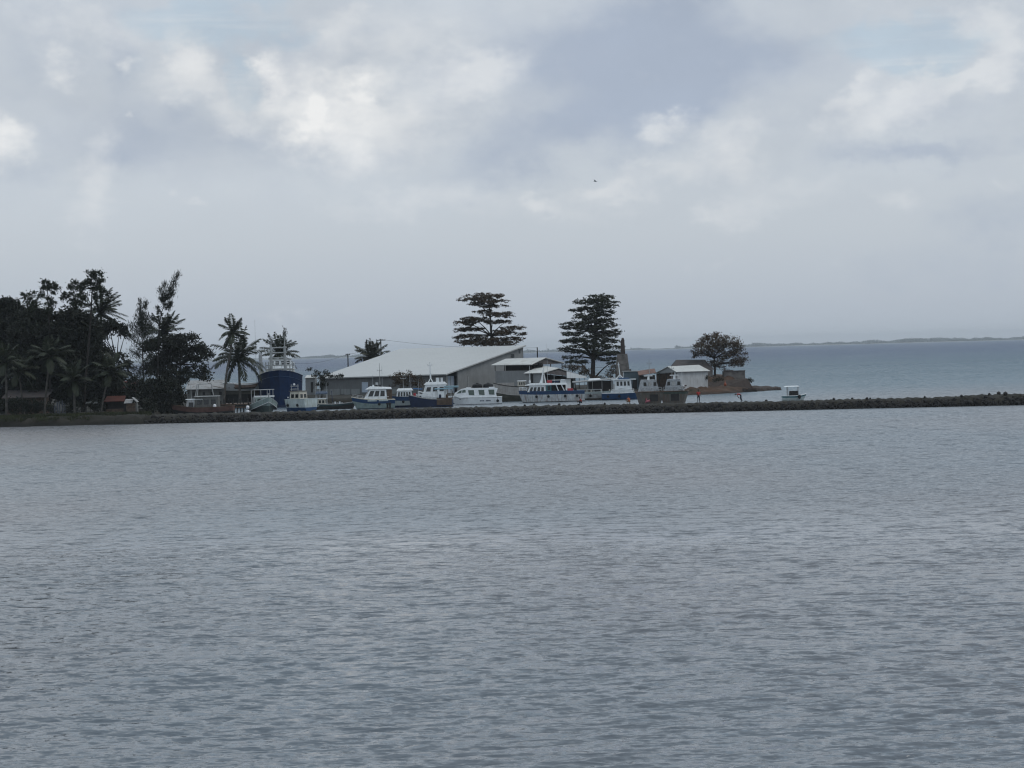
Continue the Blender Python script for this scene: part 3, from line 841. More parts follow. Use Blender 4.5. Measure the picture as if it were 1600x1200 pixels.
tree("almond_tree", "taller full tropical almond tree with dense tiers beside the stone tower", 924, 447, 1.2,
     [(926, 595), (927, 560), (930, 520), (934, 475)],
     [(934, 466, 26, 7, 0), (925, 471, 28, 5, 1), (948, 476, 20, 7, -1), (930, 482, 26, 5, 1), (905, 483, 15, 4, 0), (940, 489, 22, 5, 0), (915, 494, 26, 4.5, 0), (950, 492, 10, 3, 0), (895, 485, 9, 2.5, 0), (930, 501, 30, 4.5, 0), (955, 499, 9, 2, 0), (900, 506, 24, 4.5, 0), (885, 511, 11, 3.5, 0),
      (945, 508, 22, 4.5, 0), (922, 513, 36, 4.5, 0), (958, 517, 13, 3, 0), (895, 521, 20, 4.5, 0), (940, 524, 30, 5.5, 0), (965, 521, 8, 2, 0), (885, 532, 14, 4, 0), (905, 532, 26, 5, 0), (945, 533, 28, 4.5, 0), (920, 541, 38, 4.5, 0), (882, 545, 14, 3, 0), (955, 543, 20, 3.5, 0), (900, 549, 20, 3, 0), (936, 552, 36, 4.5, 0), (895, 558, 18, 2.5, 0), (960, 552, 14, 2.5, 0), (946, 561, 24, 3, 0), (905, 565, 24, 3, 0), (955, 567, 10, 2.5, 0)],
     LEAFA, "tropical almond trees", leaf=0.34, wid=0.2, flat=1, clump=0.62, dens=0.95, tr=0.62, seed=4, depth=1.0, thick=1.05)
tree("spreading_tree", "rounded brown leaved tree on the island point beside the stone wall", 1117, 438, 2.6,
     [(1117, 588), (1117, 572), (1116, 560)],
     [(1118, 528, 24, 7, 0), (1100, 536, 18, 8, 1), (1135, 535, 24, 9, -1), (1150, 545, 16, 10, 0), (1118, 542, 22, 8, 0), (1090, 551, 11, 5, 0), (1105, 553, 14, 6, 1), (1135, 553, 20, 8, 0), (1157, 557, 11, 8, 0), (1146, 566, 16, 6, 0), (1128, 565, 14, 6, 1), (1110, 566, 9, 5, 0), (1152, 571, 9, 4, 0), (1120, 571, 10, 4, 0), (1162, 565, 8, 5, 0), (1086, 556, 8, 4, 0), (1098, 545, 12, 6, -1), (1130, 575, 8, 3, 1)],
     LEAFB, None, leaf=0.30, wid=0.18, clump=0.65, dens=0.85, tr=0.36, seed=5, depth=0.9)
tree("flat_topped_tree", "dark flat topped spreading tree with layered crown right of the grove", 282, 362, 1.2,
     [(280, 640), (281, 600), (282, 570)],
     [(262, 536, 34, 9, 0), (290, 530, 24, 7, 0), (240, 542, 24, 8, 2), (310, 545, 20, 8, 0), (322, 556, 11, 8, -1), (285, 548, 26, 7, 1), (300, 560, 20, 5, 0), (265, 560, 32, 10, 1), (318, 585, 13, 9, 0), (312, 574, 12, 5, 0), (240, 575, 20, 12, 1), (275, 585, 30, 14, 0)],
     LEAFD, None, leaf=0.38, wid=0.24, clump=0.72, dens=1.6, tr=0.4, seed=6)
tree("flat_topped_tree", "umbrella shaped dark tree with bare inner limbs under the tall blown palm", 188, 350, 1.2,
     [(186, 640), (187, 600), (184, 565)],
     [(172, 507, 24, 8, 0), (188, 516, 16, 7, 0), (160, 515, 22, 9, 1), (195, 524, 8, 5, 0), (150, 530, 18, 12, 0), (170, 545, 8, 6, 0)],
     LEAFD, None, leaf=0.38, wid=0.24, clump=0.72, dens=1.6, tr=0.3, seed=7)
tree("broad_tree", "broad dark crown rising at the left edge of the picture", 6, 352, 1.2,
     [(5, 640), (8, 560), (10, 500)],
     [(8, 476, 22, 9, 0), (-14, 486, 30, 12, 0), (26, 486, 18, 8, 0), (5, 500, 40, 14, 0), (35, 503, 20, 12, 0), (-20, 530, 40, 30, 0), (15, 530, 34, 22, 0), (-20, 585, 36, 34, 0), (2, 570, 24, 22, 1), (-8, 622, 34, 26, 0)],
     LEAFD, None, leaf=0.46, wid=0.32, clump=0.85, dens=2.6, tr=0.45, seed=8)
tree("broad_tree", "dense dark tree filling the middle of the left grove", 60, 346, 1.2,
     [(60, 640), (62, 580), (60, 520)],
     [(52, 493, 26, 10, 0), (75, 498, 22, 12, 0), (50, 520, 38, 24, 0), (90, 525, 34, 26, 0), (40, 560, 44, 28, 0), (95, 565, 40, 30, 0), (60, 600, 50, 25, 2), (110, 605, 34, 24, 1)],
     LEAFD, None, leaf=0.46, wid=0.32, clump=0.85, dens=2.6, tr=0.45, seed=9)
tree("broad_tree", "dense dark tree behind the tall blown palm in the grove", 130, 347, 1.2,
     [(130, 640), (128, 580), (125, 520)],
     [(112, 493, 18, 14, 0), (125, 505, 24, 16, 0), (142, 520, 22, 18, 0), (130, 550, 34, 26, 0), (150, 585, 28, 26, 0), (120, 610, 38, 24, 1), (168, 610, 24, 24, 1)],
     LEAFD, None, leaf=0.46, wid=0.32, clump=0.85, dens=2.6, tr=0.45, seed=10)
tree("tufted_tree", "airy tree with small tufts of leaves high over the grove's left shoulder", 58, 345, 1.2,
     [(58, 600), (57, 520), (52, 485), (47, 468)],
     [(42, 464, 7, 5, 0), (50, 460, 5, 6, 0), (47, 471, 9, 5, 0), (37, 461, 4, 3, 0), (56, 474, 7, 6, 0), (62, 463, 4, 5, 0), (52, 482, 12, 7, 0)],
     LEAFG, None, leaf=0.32, wid=0.19, clump=0.5, dens=1.2, tr=0.16, seed=11)
tree("tufted_tree", "slim tree with leafy column and two round tufts on top", 78, 344, 1.2,
     [(78, 600), (77, 520), (76, 480), (74, 452)],
     [(72, 441, 7, 5, 0), (76, 447, 6, 6, 0), (67, 450, 5, 5, 0), (77, 463, 4, 12, 0), (76, 480, 7, 9, 0), (87, 446, 6, 5, 0), (89, 452, 5, 4, 0), (83, 474, 4, 4, 0), (66, 460, 3, 4, 0), (84, 456, 2, 2, 0)],
     LEAFG, None, leaf=0.32, wid=0.19, clump=0.48, dens=1.5, tr=0.2, seed=12)
tree("tufted_tree", "tallest airy tree on the left skyline with clustered tufts on thin limbs", 132, 343, 1.2,
     [(133, 600), (140, 520), (143, 478), (144, 452), (143, 432)],
     [(139, 427, 6, 5, 0), (146, 430, 9, 6, 0), (155, 430, 6, 6, 0), (138, 440, 9, 7, 0), (152, 440, 9, 6, 0), (161, 440, 5, 5, 0), (128, 446, 8, 6, 0), (148, 450, 8, 6, 0), (118, 442, 6, 5, 0), (112, 447, 6, 6, 0), (122, 452, 8, 6, 0), (158, 450, 6, 4, 0), (168, 458, 4, 4, 0), (162, 455, 5, 3, 0), (104, 460, 8, 4, 0), (98, 464, 5, 5, 0), (113, 458, 6, 5, 0), (125, 462, 8, 6, 0), (115, 472, 10, 8, 0), (150, 462, 5, 4, 0), (128, 474, 7, 8, 0), (134, 463, 3, 4, 0)],
     LEAFG, None, leaf=0.32, wid=0.19, clump=0.5, dens=1.3, tr=0.2, seed=13)
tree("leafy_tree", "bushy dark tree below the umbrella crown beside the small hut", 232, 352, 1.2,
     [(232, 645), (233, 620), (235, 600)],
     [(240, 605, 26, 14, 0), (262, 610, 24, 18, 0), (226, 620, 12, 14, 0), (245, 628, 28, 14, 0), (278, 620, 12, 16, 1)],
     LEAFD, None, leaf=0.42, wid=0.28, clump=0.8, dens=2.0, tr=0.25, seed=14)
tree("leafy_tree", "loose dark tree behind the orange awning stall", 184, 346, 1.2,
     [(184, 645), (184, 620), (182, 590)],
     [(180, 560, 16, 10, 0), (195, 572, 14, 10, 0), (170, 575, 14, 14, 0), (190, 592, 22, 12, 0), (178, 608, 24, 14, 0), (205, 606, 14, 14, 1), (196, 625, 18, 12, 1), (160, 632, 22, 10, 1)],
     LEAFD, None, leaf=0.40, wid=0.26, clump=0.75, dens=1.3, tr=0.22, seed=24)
tree("leafy_tree", "low rounded dark green tree growing against the warehouse front", 640, 409, 1.2,
     [(640, 612), (640, 600), (638, 592)],
     [(625, 583, 9, 4, 0), (638, 584, 8, 4, 0), (620, 592, 14, 6, 0), (648, 590, 12, 6, 0), (632, 598, 22, 7, 0), (655, 598, 10, 8, 0)],
     LEAFB, None, leaf=0.26, wid=0.16, clump=0.6, dens=1.0, tr=0.12, seed=15)
tree("leafy_tree", "scraggly dark tree at the left end of the warehouse", 503, 406, 1.2,
     [(503, 615), (502, 600), (500, 588)],
     [(497, 582, 6, 4, 0), (511, 584, 7, 5, 0), (503, 590, 9, 4, 0), (484, 577, 5, 1.5, 0), (518, 588, 5, 2, 0), (533, 588, 4, 2, 1), (505, 600, 10, 8, 0), (490, 587, 7, 2, 0), (527, 589, 6, 2, 0)],
     LEAFD, None, leaf=0.28, wid=0.16, clump=0.5, dens=1.0, tr=0.12, seed=16)
tree("leafy_tree", "yellowish green shrub tree behind the sheds under the full almond tree", 905, 432, 1.2,
     [(905, 605), (905, 590), (905, 582)],
     [(890, 573, 14, 4, 0), (905, 576, 14, 5, 0), (915, 582, 12, 5, 0), (955, 585, 10, 8, 0), (960, 575, 8, 6, 0), (935, 590, 12, 5, 0)],
     LEAFB, None, leaf=0.28, wid=0.18, clump=0.6, dens=0.9, tr=0.12, seed=17)

BUSH_G = "bushes on the island bank"
for i, (px, py, rx, ry, Y, z0, lab) in enumerate([
        (1072, 596, 9, 4, 420, 1.6, "dark bush at the foot of the white island house wall"),
        (1098, 590, 11, 4, 424, 2.2, "dark bush between the island house and its rounded tree"),
        (1120, 593, 9, 3, 424, 2.2, "low dark bush in front of the rounded tree's trunk"),
        (1170, 594, 7, 3, 434, 2.2, "small bush on the slope right of the stone wall")]):
    b = G(px, Y, z0); r = thing("bush", lab, "bush", b, 0, BUSH_G)
    crown(r, b, [(px, py, rx, ry, 0)], Y, LEAFD, 0.26, 0.16, 0, 0.5, 1.3, "foliage", 0, 40 + i)
    MB().tube([(0, 0, -.2), (0.05, 0, .6)], [.05, .03], 5).build("stem", TRUNK, r)
BUSH_H = "undergrowth bushes below the left grove"
for i, (px, py, rx, ry, Y, lab) in enumerate([
        (22, 633, 26, 14, 334, "dark bush on the bank at the picture's left edge"), (54, 636, 20, 12, 333, "dark bush left of the striped fence"),
        (114, 637, 15, 11, 332, "dark bush just right of the striped fence"), (234, 636, 15, 14, 336, "dark bush right of the small hut"),
        (262, 634, 22, 14, 352, "dark bush behind the stone end of the breakwater"), (78, 634, 13, 12, 336, "tall dark bush behind the striped fence"), (150, 634, 12, 11, 334, "dark bush between the small canopy and the awning stall")]):
    b = G(px, Y, 1.0); r = thing("bush", lab, "bush", b, 0, BUSH_H)
    crown(r, b, [(px, py, rx, ry, 0)], Y, LEAFD, 0.32, 0.18, 0, 0.6, 1.3, "foliage", 0, 50 + i)
    MB().tube([(0, 0, -.2), (0.05, 0, .8)], [.06, .03], 5).build("stem", TRUNK, r)


def casuarina(name, label, basepx, Y, z0, trunkpx, plumes, seed, group="casuarina trees", tr=0.2):
    rng = np.random.default_rng(seed + 900)
    base = G(basepx, Y, z0); root = thing(name, label, "tree", base, 0, group)
    mb = MB(); tp = [Vector((0, 0, -.3))] + [P(x, y, Y) - base for x, y in trunkpx]
    mb.tube(tp, [tr * (1 - .85 * i / (len(tp) - 1)) for i in range(len(tp))], 6)
    C = []; A = []
    for (x0, y0, x1, y1, wd, nn) in plumes:
        dy = rng.uniform(-1.2, 1.2)
        a = np.array(P(x0, y0, Y + dy * .3) - base); b = np.array(P(x1, y1, Y + dy) - base)
        mb.tube([Vector(a), Vector((a + b) / 2 + rng.normal(size=3) * .1), Vector(b)], [tr * .3, tr * .18, tr * .05], 5)
        t = rng.uniform(0.12, 1.0, nn)
        wr = wd * S(Y) * (0.35 + 0.9 * np.sin(np.pi * np.clip(t * .85 + .1, 0, 1)))
        # needles gather into sprays along the branch
        ns = max(4, nn // 28); ts = rng.uniform(.12, 1, ns); t = ts[rng.integers(0, ns, nn)] + rng.normal(size=nn) * .02
        c = a + (b - a) * t[:, None] + rng.normal(size=(nn, 3)) * (wr[:, None] * .5)
        C.append(c); ax = unit(np.repeat((b - a)[None], nn, 0)) + rng.normal(size=(nn, 3)) * .45 + np.array([.1, 0, .3]); A.append(ax)
    mb.build("trunk", TRUNK, root, smooth=True)
    v, q = leaf_quads(np.concatenate(C), np.concatenate(A), 0.55, 0.075, rng)
    np_mesh("crown", v, q, LEAFC, root)
    return root


casuarina("casuarina_tree", "feathery casuarina with several upright plumes between two dark trees", 226, 356, 1.2, [(226, 640), (224, 580), (222, 530), (222, 500)],
          [(222, 510, 218, 468, 5, 340), (222, 505, 229, 467, 4.5, 300), (224, 515, 210, 488, 6, 340), (222, 520, 233, 492, 6, 420), (223, 530, 203, 505, 8, 420), (224, 530, 238, 505, 8, 420), (222, 525, 222, 490, 8, 500), (224, 545, 205, 525, 8, 420), (225, 548, 240, 525, 8, 420),
           (224, 560, 206, 548, 8, 340), (226, 565, 238, 552, 7, 300), (226, 585, 203, 572, 9, 320), (226, 590, 238, 575, 7, 260), (226, 600, 212, 590, 8, 260)], 1)
casuarina("casuarina_tree", "thin casuarina leaning right, tallest plume on the skyline", 247, 360, 1.2, [(246, 640), (247, 560), (249, 508), (252, 490), (258, 472), (266, 450)],
          [(262, 462, 279, 426, 5.5, 420), (260, 468, 272, 445, 6.5, 380), (258, 472, 257, 440, 5, 320), (257, 472, 250, 452, 5, 240), (256, 476, 252, 466, 4, 160), (255, 482, 266, 474, 5, 260), (252, 490, 244, 478, 3, 110), (260, 468, 271, 459, 3, 140), (264, 484, 267, 473, 3.5, 200), (250, 503, 236, 496, 4, 160)], 2, tr=.16)
casuarina("casuarina_tree", "slender far casuarina plume behind the blue ship's masts", 443, 442, 1.2, [(444, 600), (444, 560), (445, 520)],
          [(444, 540, 445, 514, 3.4, 300), (444, 556, 447, 532, 4.5, 260), (444, 560, 440, 545, 4, 160)], 3, tr=.14)

# ------------------------------------------------------------------ buildings
def on_plane(px, py, p0, n):
    d = ray(px, py); t = (Vector(p0) - CAMP).dot(n) / d.dot(n)
    return CAMP + d * t


def slab(mb, quad, th, mi=0):
    """a sheet of thickness th hanging under four corner points"""
    q = [Vector(p) for p in quad]; n = (q[1] - q[0]).cross(q[3] - q[0]).normalized()
    if n.z < 0: n = -n
    mb.hexa([p - n * th for p in q], q, mi)


def panel(pts, n, th=0.06, off=0.03):
    """thin board over a wall, standing proud of it along n"""
    pts = [Vector(p) for p in pts]
    mb = MB(); mb.hexa([p + n * (off - th) for p in pts], [p + n * off for p in pts])
    return mb


def upright(p, z):
    return Vector((p.x, p.y, z))


# warehouse
eL, eR, rL, rR = P(494, 590.5, 438), P(697, 584.3, 424), P(625, 545, 462), P(822, 539.3, 449)
base = upright((eL + eR) / 2, 1.2)
wh = thing("warehouse", "large grey metal warehouse with one long pale sloping roof beside the harbour", "warehouse", base)
L_ = lambda p: Vector(p) - base
mb = MB(); slab(mb, [L_(eL), L_(eR), L_(rR), L_(rL)], 0.22)
mb.build("roof", ROOFG, wh)
ed = (eR - eL).normalized(); gd = (rR - eR); gd.z = 0; gl = gd.length; gd.normalize()
fn = Vector((ed.y, -ed.x, 0)).normalized()
if fn.y > 0: fn = -fn
gn = Vector((gd.y, -gd.x, 0)).normalized()
if gn.y > 0: gn = -gn
slope = (rR.z - eR.z) / gl
a0 = eL + gd * .6 + ed * .5; a1 = eR + gd * .6 - ed * .5
zt = eR.z + slope * .6 - .35
mb = MB(); mb.hexa([upright(L_(a0), 0), upright(L_(a1), 0), upright(L_(a1 + gd * .25), 0), upright(L_(a0 + gd * .25), 0)],
                   [upright(L_(a0), zt - 1.2 - .05), upright(L_(a1), zt - 1.2 - .05), upright(L_(a1 + gd * .25), zt - 1.2), upright(L_(a0 + gd * .25), zt - 1.2)])
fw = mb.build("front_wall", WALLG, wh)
# gable wall in pieces round its big door opening
def gpt(s, z): return a1 + gd * s + Vector((0, 0, z - a1.z))
def groof(s): return eR.z + slope * (s + .6) - .30
smax = gl - .9
s_of = lambda px: (on_plane(px, 585, a1, gn) - a1).dot(gd)
d0, d1 = s_of(699.5), s_of(715)
mb = MB()
def gpiece(sa, sb, za, zb0, zb1, th=.25):
    a = [gpt(sa, za), gpt(sb, za), gpt(sb, zb1), gpt(sa, zb0)]
    mb.hexa([L_(p) - gn * th for p in a], [L_(p) for p in a])
gpiece(0.0, d0, 1.2, groof(0), groof(d0))
gpiece(d1, smax, 1.2, groof(d1), groof(smax))
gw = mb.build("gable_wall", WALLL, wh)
mb = MB(); pz = on_plane(705, 587.5, a1, gn).z
a = [gpt(d0, 1.2), gpt(d1, 1.2), gpt(d1, pz), gpt(d0, pz)]
mb.hexa([L_(p) - gn * .9 for p in a], [L_(p) - gn * .8 for p in a]); dr = mb.build("door", DOORB, wh)
mb = MB(); am = (a[0] + a[1]) / 2 + (a[1] - a[0]) * .12
mb.hexa([L_(p) - gn * .79 for p in (am, am + gd * .15, am + gd * .15 + Vector((0, 0, pz - 1.25)), am + Vector((0, 0, pz - 1.25)))], [L_(p) - gn * .74 for p in (am, am + gd * .15, am + gd * .15 + Vector((0, 0, pz - 1.25)), am + Vector((0, 0, pz - 1.25)))])
mb.build("door_post", GALV, dr)
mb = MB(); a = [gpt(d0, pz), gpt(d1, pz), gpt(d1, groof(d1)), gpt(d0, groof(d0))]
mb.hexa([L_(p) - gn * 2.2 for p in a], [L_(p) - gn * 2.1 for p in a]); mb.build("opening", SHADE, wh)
bk0 = eL + gd * (gl - .6) + ed * .5; bk1 = a1 + gd * smax
mb = MB(); mb.hexa([upright(L_(bk0), 0), upright(L_(bk1), 0), upright(L_(bk1 - gd * .25), 0), upright(L_(bk0 - gd * .25), 0)],
                   [upright(L_(bk0), rR.z - 1.7), upright(L_(bk1), rR.z - 1.7), upright(L_(bk1 - gd * .25), rR.z - 1.7), upright(L_(bk0 - gd * .25), rR.z - 1.7)])
mb.build("back_wall", WALLL, wh)
mb = MB(); a = [a0, a0 + gd * smax]
mb.hexa([upright(L_(a[0]), 0), upright(L_(a[1]), 0), upright(L_(a[1]) + ed * .25, 0), upright(L_(a[0]) + ed * .25, 0)],
        [upright(L_(a[0]), groof(0) - 1.25), upright(L_(a[1]), groof(smax) - 1.25), upright(L_(a[1]) + ed * .25, groof(smax) - 1.25), upright(L_(a[0]) + ed * .25, groof(0) - 1.25)])
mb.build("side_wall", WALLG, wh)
# lower pale panels and the blue door on the front wall
for px0, px1 in ((489, 513), (515, 531), (533, 547), (549, 562), (578, 596), (598, 620)):
    p = [on_plane(px0, 621.5 - (px0 - 560) * .02, a0, fn), on_plane(px1, 621.5 - (px1 - 560) * .02, a0, fn), on_plane(px1, 607.5, a0, fn), on_plane(px0, 607.8, a0, fn)]
    panel([L_(q) for q in p], fn, .05, .02).build("wall_panel", WALLP, wh)
p = [on_plane(565.5, 613, a0, fn), on_plane(575, 613, a0, fn), on_plane(575, 597, a0, fn), on_plane(565.5, 597, a0, fn)]
panel([L_(q) for q in p], fn, .08, .05).build("door", DOORB, wh)
p = [on_plane(587, 602, a0, fn), on_plane(591, 602, a0, fn), on_plane(591, 597.5, a0, fn), on_plane(587, 597.5, a0, fn)]
panel([L_(q) for q in p], fn, .08, .05).build("window", WHITE, wh)
for (x0, x1, y0, y1) in ((798, 803.5, 553, 559), (810.5, 813, 545, 552)):
    p = [on_plane(x0, y1, a1, gn), on_plane(x1, y1, a1, gn), on_plane(x1, y0, a1, gn), on_plane(x0, y0, a1, gn)]
    panel([L_(q) for q in p], gn, .10, .04).build("window", GLASS, wh)
for px in (640, 731):
    pl, nn_ = (a0, fn) if px < 700 else (a1, gn)
    p = [on_plane(px - .5, 606, pl, nn_), on_plane(px + .5, 606, pl, nn_), on_plane(px + .5, 588, pl, nn_), on_plane(px - .5, 588, pl, nn_)]
    panel([L_(q) for q in p], nn_, .10, .06).build("drainpipe", GALV, wh)


def gabled(name, label, eFL, eFR, rR_, rL_, eBR, wall_m, roof_m, th=.12, z0=1.1, inset=.5, gable=True, front=True, front_m=None, cat="shed"):
    """shed from its near eave (left, right), ridge (right, left) and far eave right"""
    base = upright((eFL + eFR) / 2, z0); r = thing(name, label, cat, base)
    L = lambda p: Vector(p) - base
    eBL = eBR + (rL_ - rR_)
    mb = MB(); slab(mb, [L(eFL), L(eFR), L(rR_), L(rL_)], th); slab(mb, [L(rL_), L(rR_), L(eBR), L(eBL)], th)
    mb.build("roof", roof_m, r)
    return r, L, base


# open sided shed right of the warehouse
e0, e1, r1, r0, b1 = P(767, 570.3, 424), P(830, 569.3, 416), P(853, 558.3, 422), P(790, 560.5, 431), P(882, 566.5, 428)
r, L, base = gabled("harbour_shed", "pale roofed shed with a dark open band under its eave, right of the warehouse", e0, e1, r1, r0, b1, WALLL, ROOFW)
ed2 = (e1 - e0); ed2.z = 0; ed2.normalize(); n2 = Vector((ed2.y, -ed2.x, 0)); n2 = n2 if n2.y < 0 else -n2
w0, w1 = e0 + ed2 * .6 - n2 * .5, e1 - ed2 * .5 - n2 * .5
zt = P(800, 579.3, 420).z
mb = MB(); mb.hexa([L(upright(w0, 1.1)), L(upright(w1, 1.1)), L(upright(w1 - n2 * .2, 1.1)), L(upright(w0 - n2 * .2, 1.1))], [L(upright(w0, zt)), L(upright(w1, zt)), L(upright(w1 - n2 * .2, zt)), L(upright(w0 - n2 * .2, zt))])
mb.build("front_wall", WALLL, r)
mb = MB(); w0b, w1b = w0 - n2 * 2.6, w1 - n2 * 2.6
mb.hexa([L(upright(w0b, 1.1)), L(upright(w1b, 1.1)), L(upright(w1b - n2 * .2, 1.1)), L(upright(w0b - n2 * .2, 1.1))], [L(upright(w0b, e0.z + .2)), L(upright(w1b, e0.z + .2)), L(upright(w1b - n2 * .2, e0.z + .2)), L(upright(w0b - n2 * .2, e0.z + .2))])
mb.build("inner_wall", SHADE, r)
for t in (0, .26, .5, .75, 1):
    q = w0.lerp(w1, t)
    MB().tube([L(upright(q, zt)), L(upright(q, e0.z + .1))], .07, 6).build("post", TRUNK, r)
gA, gB = e1 - ed2 * .4, b1 - ed2 * .4
gm_ = r1 - ed2 * .4
mb = MB(); gth = ed2 * .12
tri = [gA + Vector((0, 0, -.15)), gB + Vector((0, 0, -.15)), gm_ + Vector((0, 0, -.2))]
mb.hexa([L(p - gth) for p in tri], [L(p) for p in tri]); mb.build("gable_board", ROOFD, r)
for t in (.04, .38, .62, .97):
    q = gA.lerp(gB, t)
    MB().tube([L(upright(q, 1.1)), L(upright(q, q.z - .15))], .10, 6).build("post", TRUNK, r)
mb = MB(); qa, qb = gA.lerp(gB, .04), gA.lerp(gB, .5)
mb.hexa([L(upright(qa, 1.1) - gth), L(upright(qb, 1.1) - gth), L(upright(qb, zt + .2) - gth), L(upright(qa, zt + .2) - gth)], [L(upright(qa, 1.1)), L(upright(qb, 1.1)), L(upright(qb, zt + .2)), L(upright(qa, zt + .2))])
mb.build("side_wall", WALLG, r)
mb = MB(); qa, qb = gA.lerp(gB, .2) - ed2 * .6, gA.lerp(gB, .42) - ed2 * .6
mb.hexa([L(upright(qa, zt + .3) - gth), L(upright(qb, zt + .3) - gth), L(upright(qb, zt + 1.0) - gth), L(upright(qa, zt + 1.0) - gth)], [L(upright(qa, zt + .3)), L(upright(qb, zt + .3)), L(upright(qb, zt + 1.0)), L(upright(qa, zt + 1.0))])
mb.build("shutter", SHADE, r)

# lower gabled shed in front of it
e0, e1, r1, r0, b1 = P(818, 583.2, 411), P(848, 582.3, 405.5), P(873, 574.8, 411), P(845, 571, 424), P(917, 589.5, 417)
r, L, base = gabled("boat_shed", "low open boat shed with a dark gable front behind the white fishing boat", e0, e1, r1, r0, b1, WALLL, ROOFW)
ed3 = (e1 - e0); ed3.z = 0; ed3.normalize()
gA, gB, gm_ = e1 - ed3 * .3, b1 - ed3 * .3, r1 - ed3 * .3
tri = [gA + Vector((0, 0, -.12)), gB + Vector((0, 0, -.12)), gm_ + Vector((0, 0, -.15))]
mb = MB(); mb.hexa([L(p - ed3 * .1) for p in tri], [L(p) for p in tri]); mb.build("gable_board", ROOFD, r)
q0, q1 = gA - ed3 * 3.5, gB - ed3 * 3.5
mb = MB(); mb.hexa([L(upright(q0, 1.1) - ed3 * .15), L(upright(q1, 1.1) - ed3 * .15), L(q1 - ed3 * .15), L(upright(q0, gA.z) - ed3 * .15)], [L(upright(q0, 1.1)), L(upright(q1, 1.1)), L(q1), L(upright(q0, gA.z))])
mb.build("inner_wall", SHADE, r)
tpn = [gA.lerp(gB, .50), gA.lerp(gB, .98), gA.lerp(gB, .50)]
p0_ = gA.lerp(gB, .53); p1_ = gA.lerp(gB, .98)
pts4 = [upright(p0_, P(885, 591, 412).z), upright(p1_, P(915, 590.5, 416).z), upright(p1_, P(915, 588.5, 416).z), upright(p0_, P(885, 580.5, 412).z)]
mb = MB(); mb.hexa([L(p + ed3 * .34) for p in pts4], [L(p + ed3 * .46) for p in pts4]); mb.build("white_panel", WHITE, r)
p0_ = gA.lerp(gB, .48); p1_ = gA.lerp(gB, .66)
pts4 = [upright(p0_, 1.1), upright(p1_, 1.1), upright(p1_, P(885, 592.5, 412).z), upright(p0_, P(885, 592.5, 412).z)]
mb = MB(); mb.hexa([L(p - ed3 * .4) for p in pts4], [L(p - ed3 * .2) for p in pts4]); mb.build("white_wall", WHITE, r)
w0, w1 = e0 + gd * .4, e1 + gd * .4
mb = MB(); mb.hexa([L(upright(w0, 1.1)), L(upright(w1, 1.1)), L(upright(w1 + gd * .15, 1.1)), L(upright(w0 + gd * .15, 1.1))], [L(upright(w0, e0.z - .1)), L(upright(w1, e0.z - .1)), L(upright(w1 + gd * .15, e0.z)), L(upright(w0 + gd * .15, e0.z))])
mb.build("front_wall", WALLL, r)
for t in (.03, .27, .72, .97):
    q = gA.lerp(gB, t); MB().tube([L(upright(q, 1.1)), L(upright(q, q.z - .1))], .07, 6).build("post", GREYST, r)

# white island house
e1_, e2_ = P(1057, 581, 414), P(1110, 579.3, 424)
rf, rb = P(1043, 572.5, 415.5), P(1092, 570, 426)
lf = P(1022, 583.3, 417.5)
base = upright((e1_ + e2_) / 2, 1.6); r = thing("island_house", "white walled island house with a pale roof and a brown open gable end", "house", base)
L = lambda p: Vector(p) - base
lb = lf + (rb - rf)
mb = MB(); slab(mb, [L(e1_), L(e2_), L(rb), L(rf)], .1); slab(mb, [L(rf), L(rb), L(lb), L(lf)], .1); mb.build("roof", ROOFW, r)
hd = (e2_ - e1_); hd.z = 0; hd.normalize(); hn = Vector((hd.y, -hd.x, 0)); hn = hn if hn.y < 0 else -hn
w0, w1 = e1_ + hd * .2 - hn * .4, e2_ - hd * .3 - hn * .4
mb = MB(); mb.hexa([L(upright(w0, 1.0)), L(upright(w1, 1.0)), L(upright(w1 - hn * .2, 1.0)), L(upright(w0 - hn * .2, 1.0))], [L(upright(w0, e1_.z - .1)), L(upright(w1, e2_.z - .1)), L(upright(w1 - hn * .2, e2_.z)), L(upright(w0 - hn * .2, e1_.z))])
mb.build("wall", WALLW, r)
g0, g1, g2 = e1_ + hd * .25, lf + hd * .25, rf + hd * .25
mb = MB(); tri = [g1 + Vector((0, 0, -.05)), g0 + Vector((0, 0, -.05)), g2 + Vector((0, 0, -.15))]
mb.hexa([L(p + hd * .1) for p in tri], [L(p) for p in tri]); mb.build("gable_board", WALLL, r)
mb = MB(); a, b = g1 + hd * .5, g0 + hd * .5 - hn * .45
mb.hexa([L(upright(a, 1.0) + hd * .15), L(upright(b, 1.0) + hd * .15), L(upright(b, e1_.z - .15) + hd * .15), L(upright(a, e1_.z - .3) + hd * .15)], [L(upright(a, 1.0)), L(upright(b, 1.0)), L(upright(b, e1_.z - .15)), L(upright(a, e1_.z - .3))])
mb.build("timber_wall", BROWN, r)
mb = MB(); q = g0.lerp(g1, .48); q2 = g0.lerp(g1, .80)
for qq in (g0.lerp(g1, .02), q, q2):
    mb.tube([L(upright(qq, 1.0)), L(upright(qq, e1_.z - .2))], .08, 6)
    mb.build("post", TRUNK, r); mb = MB()

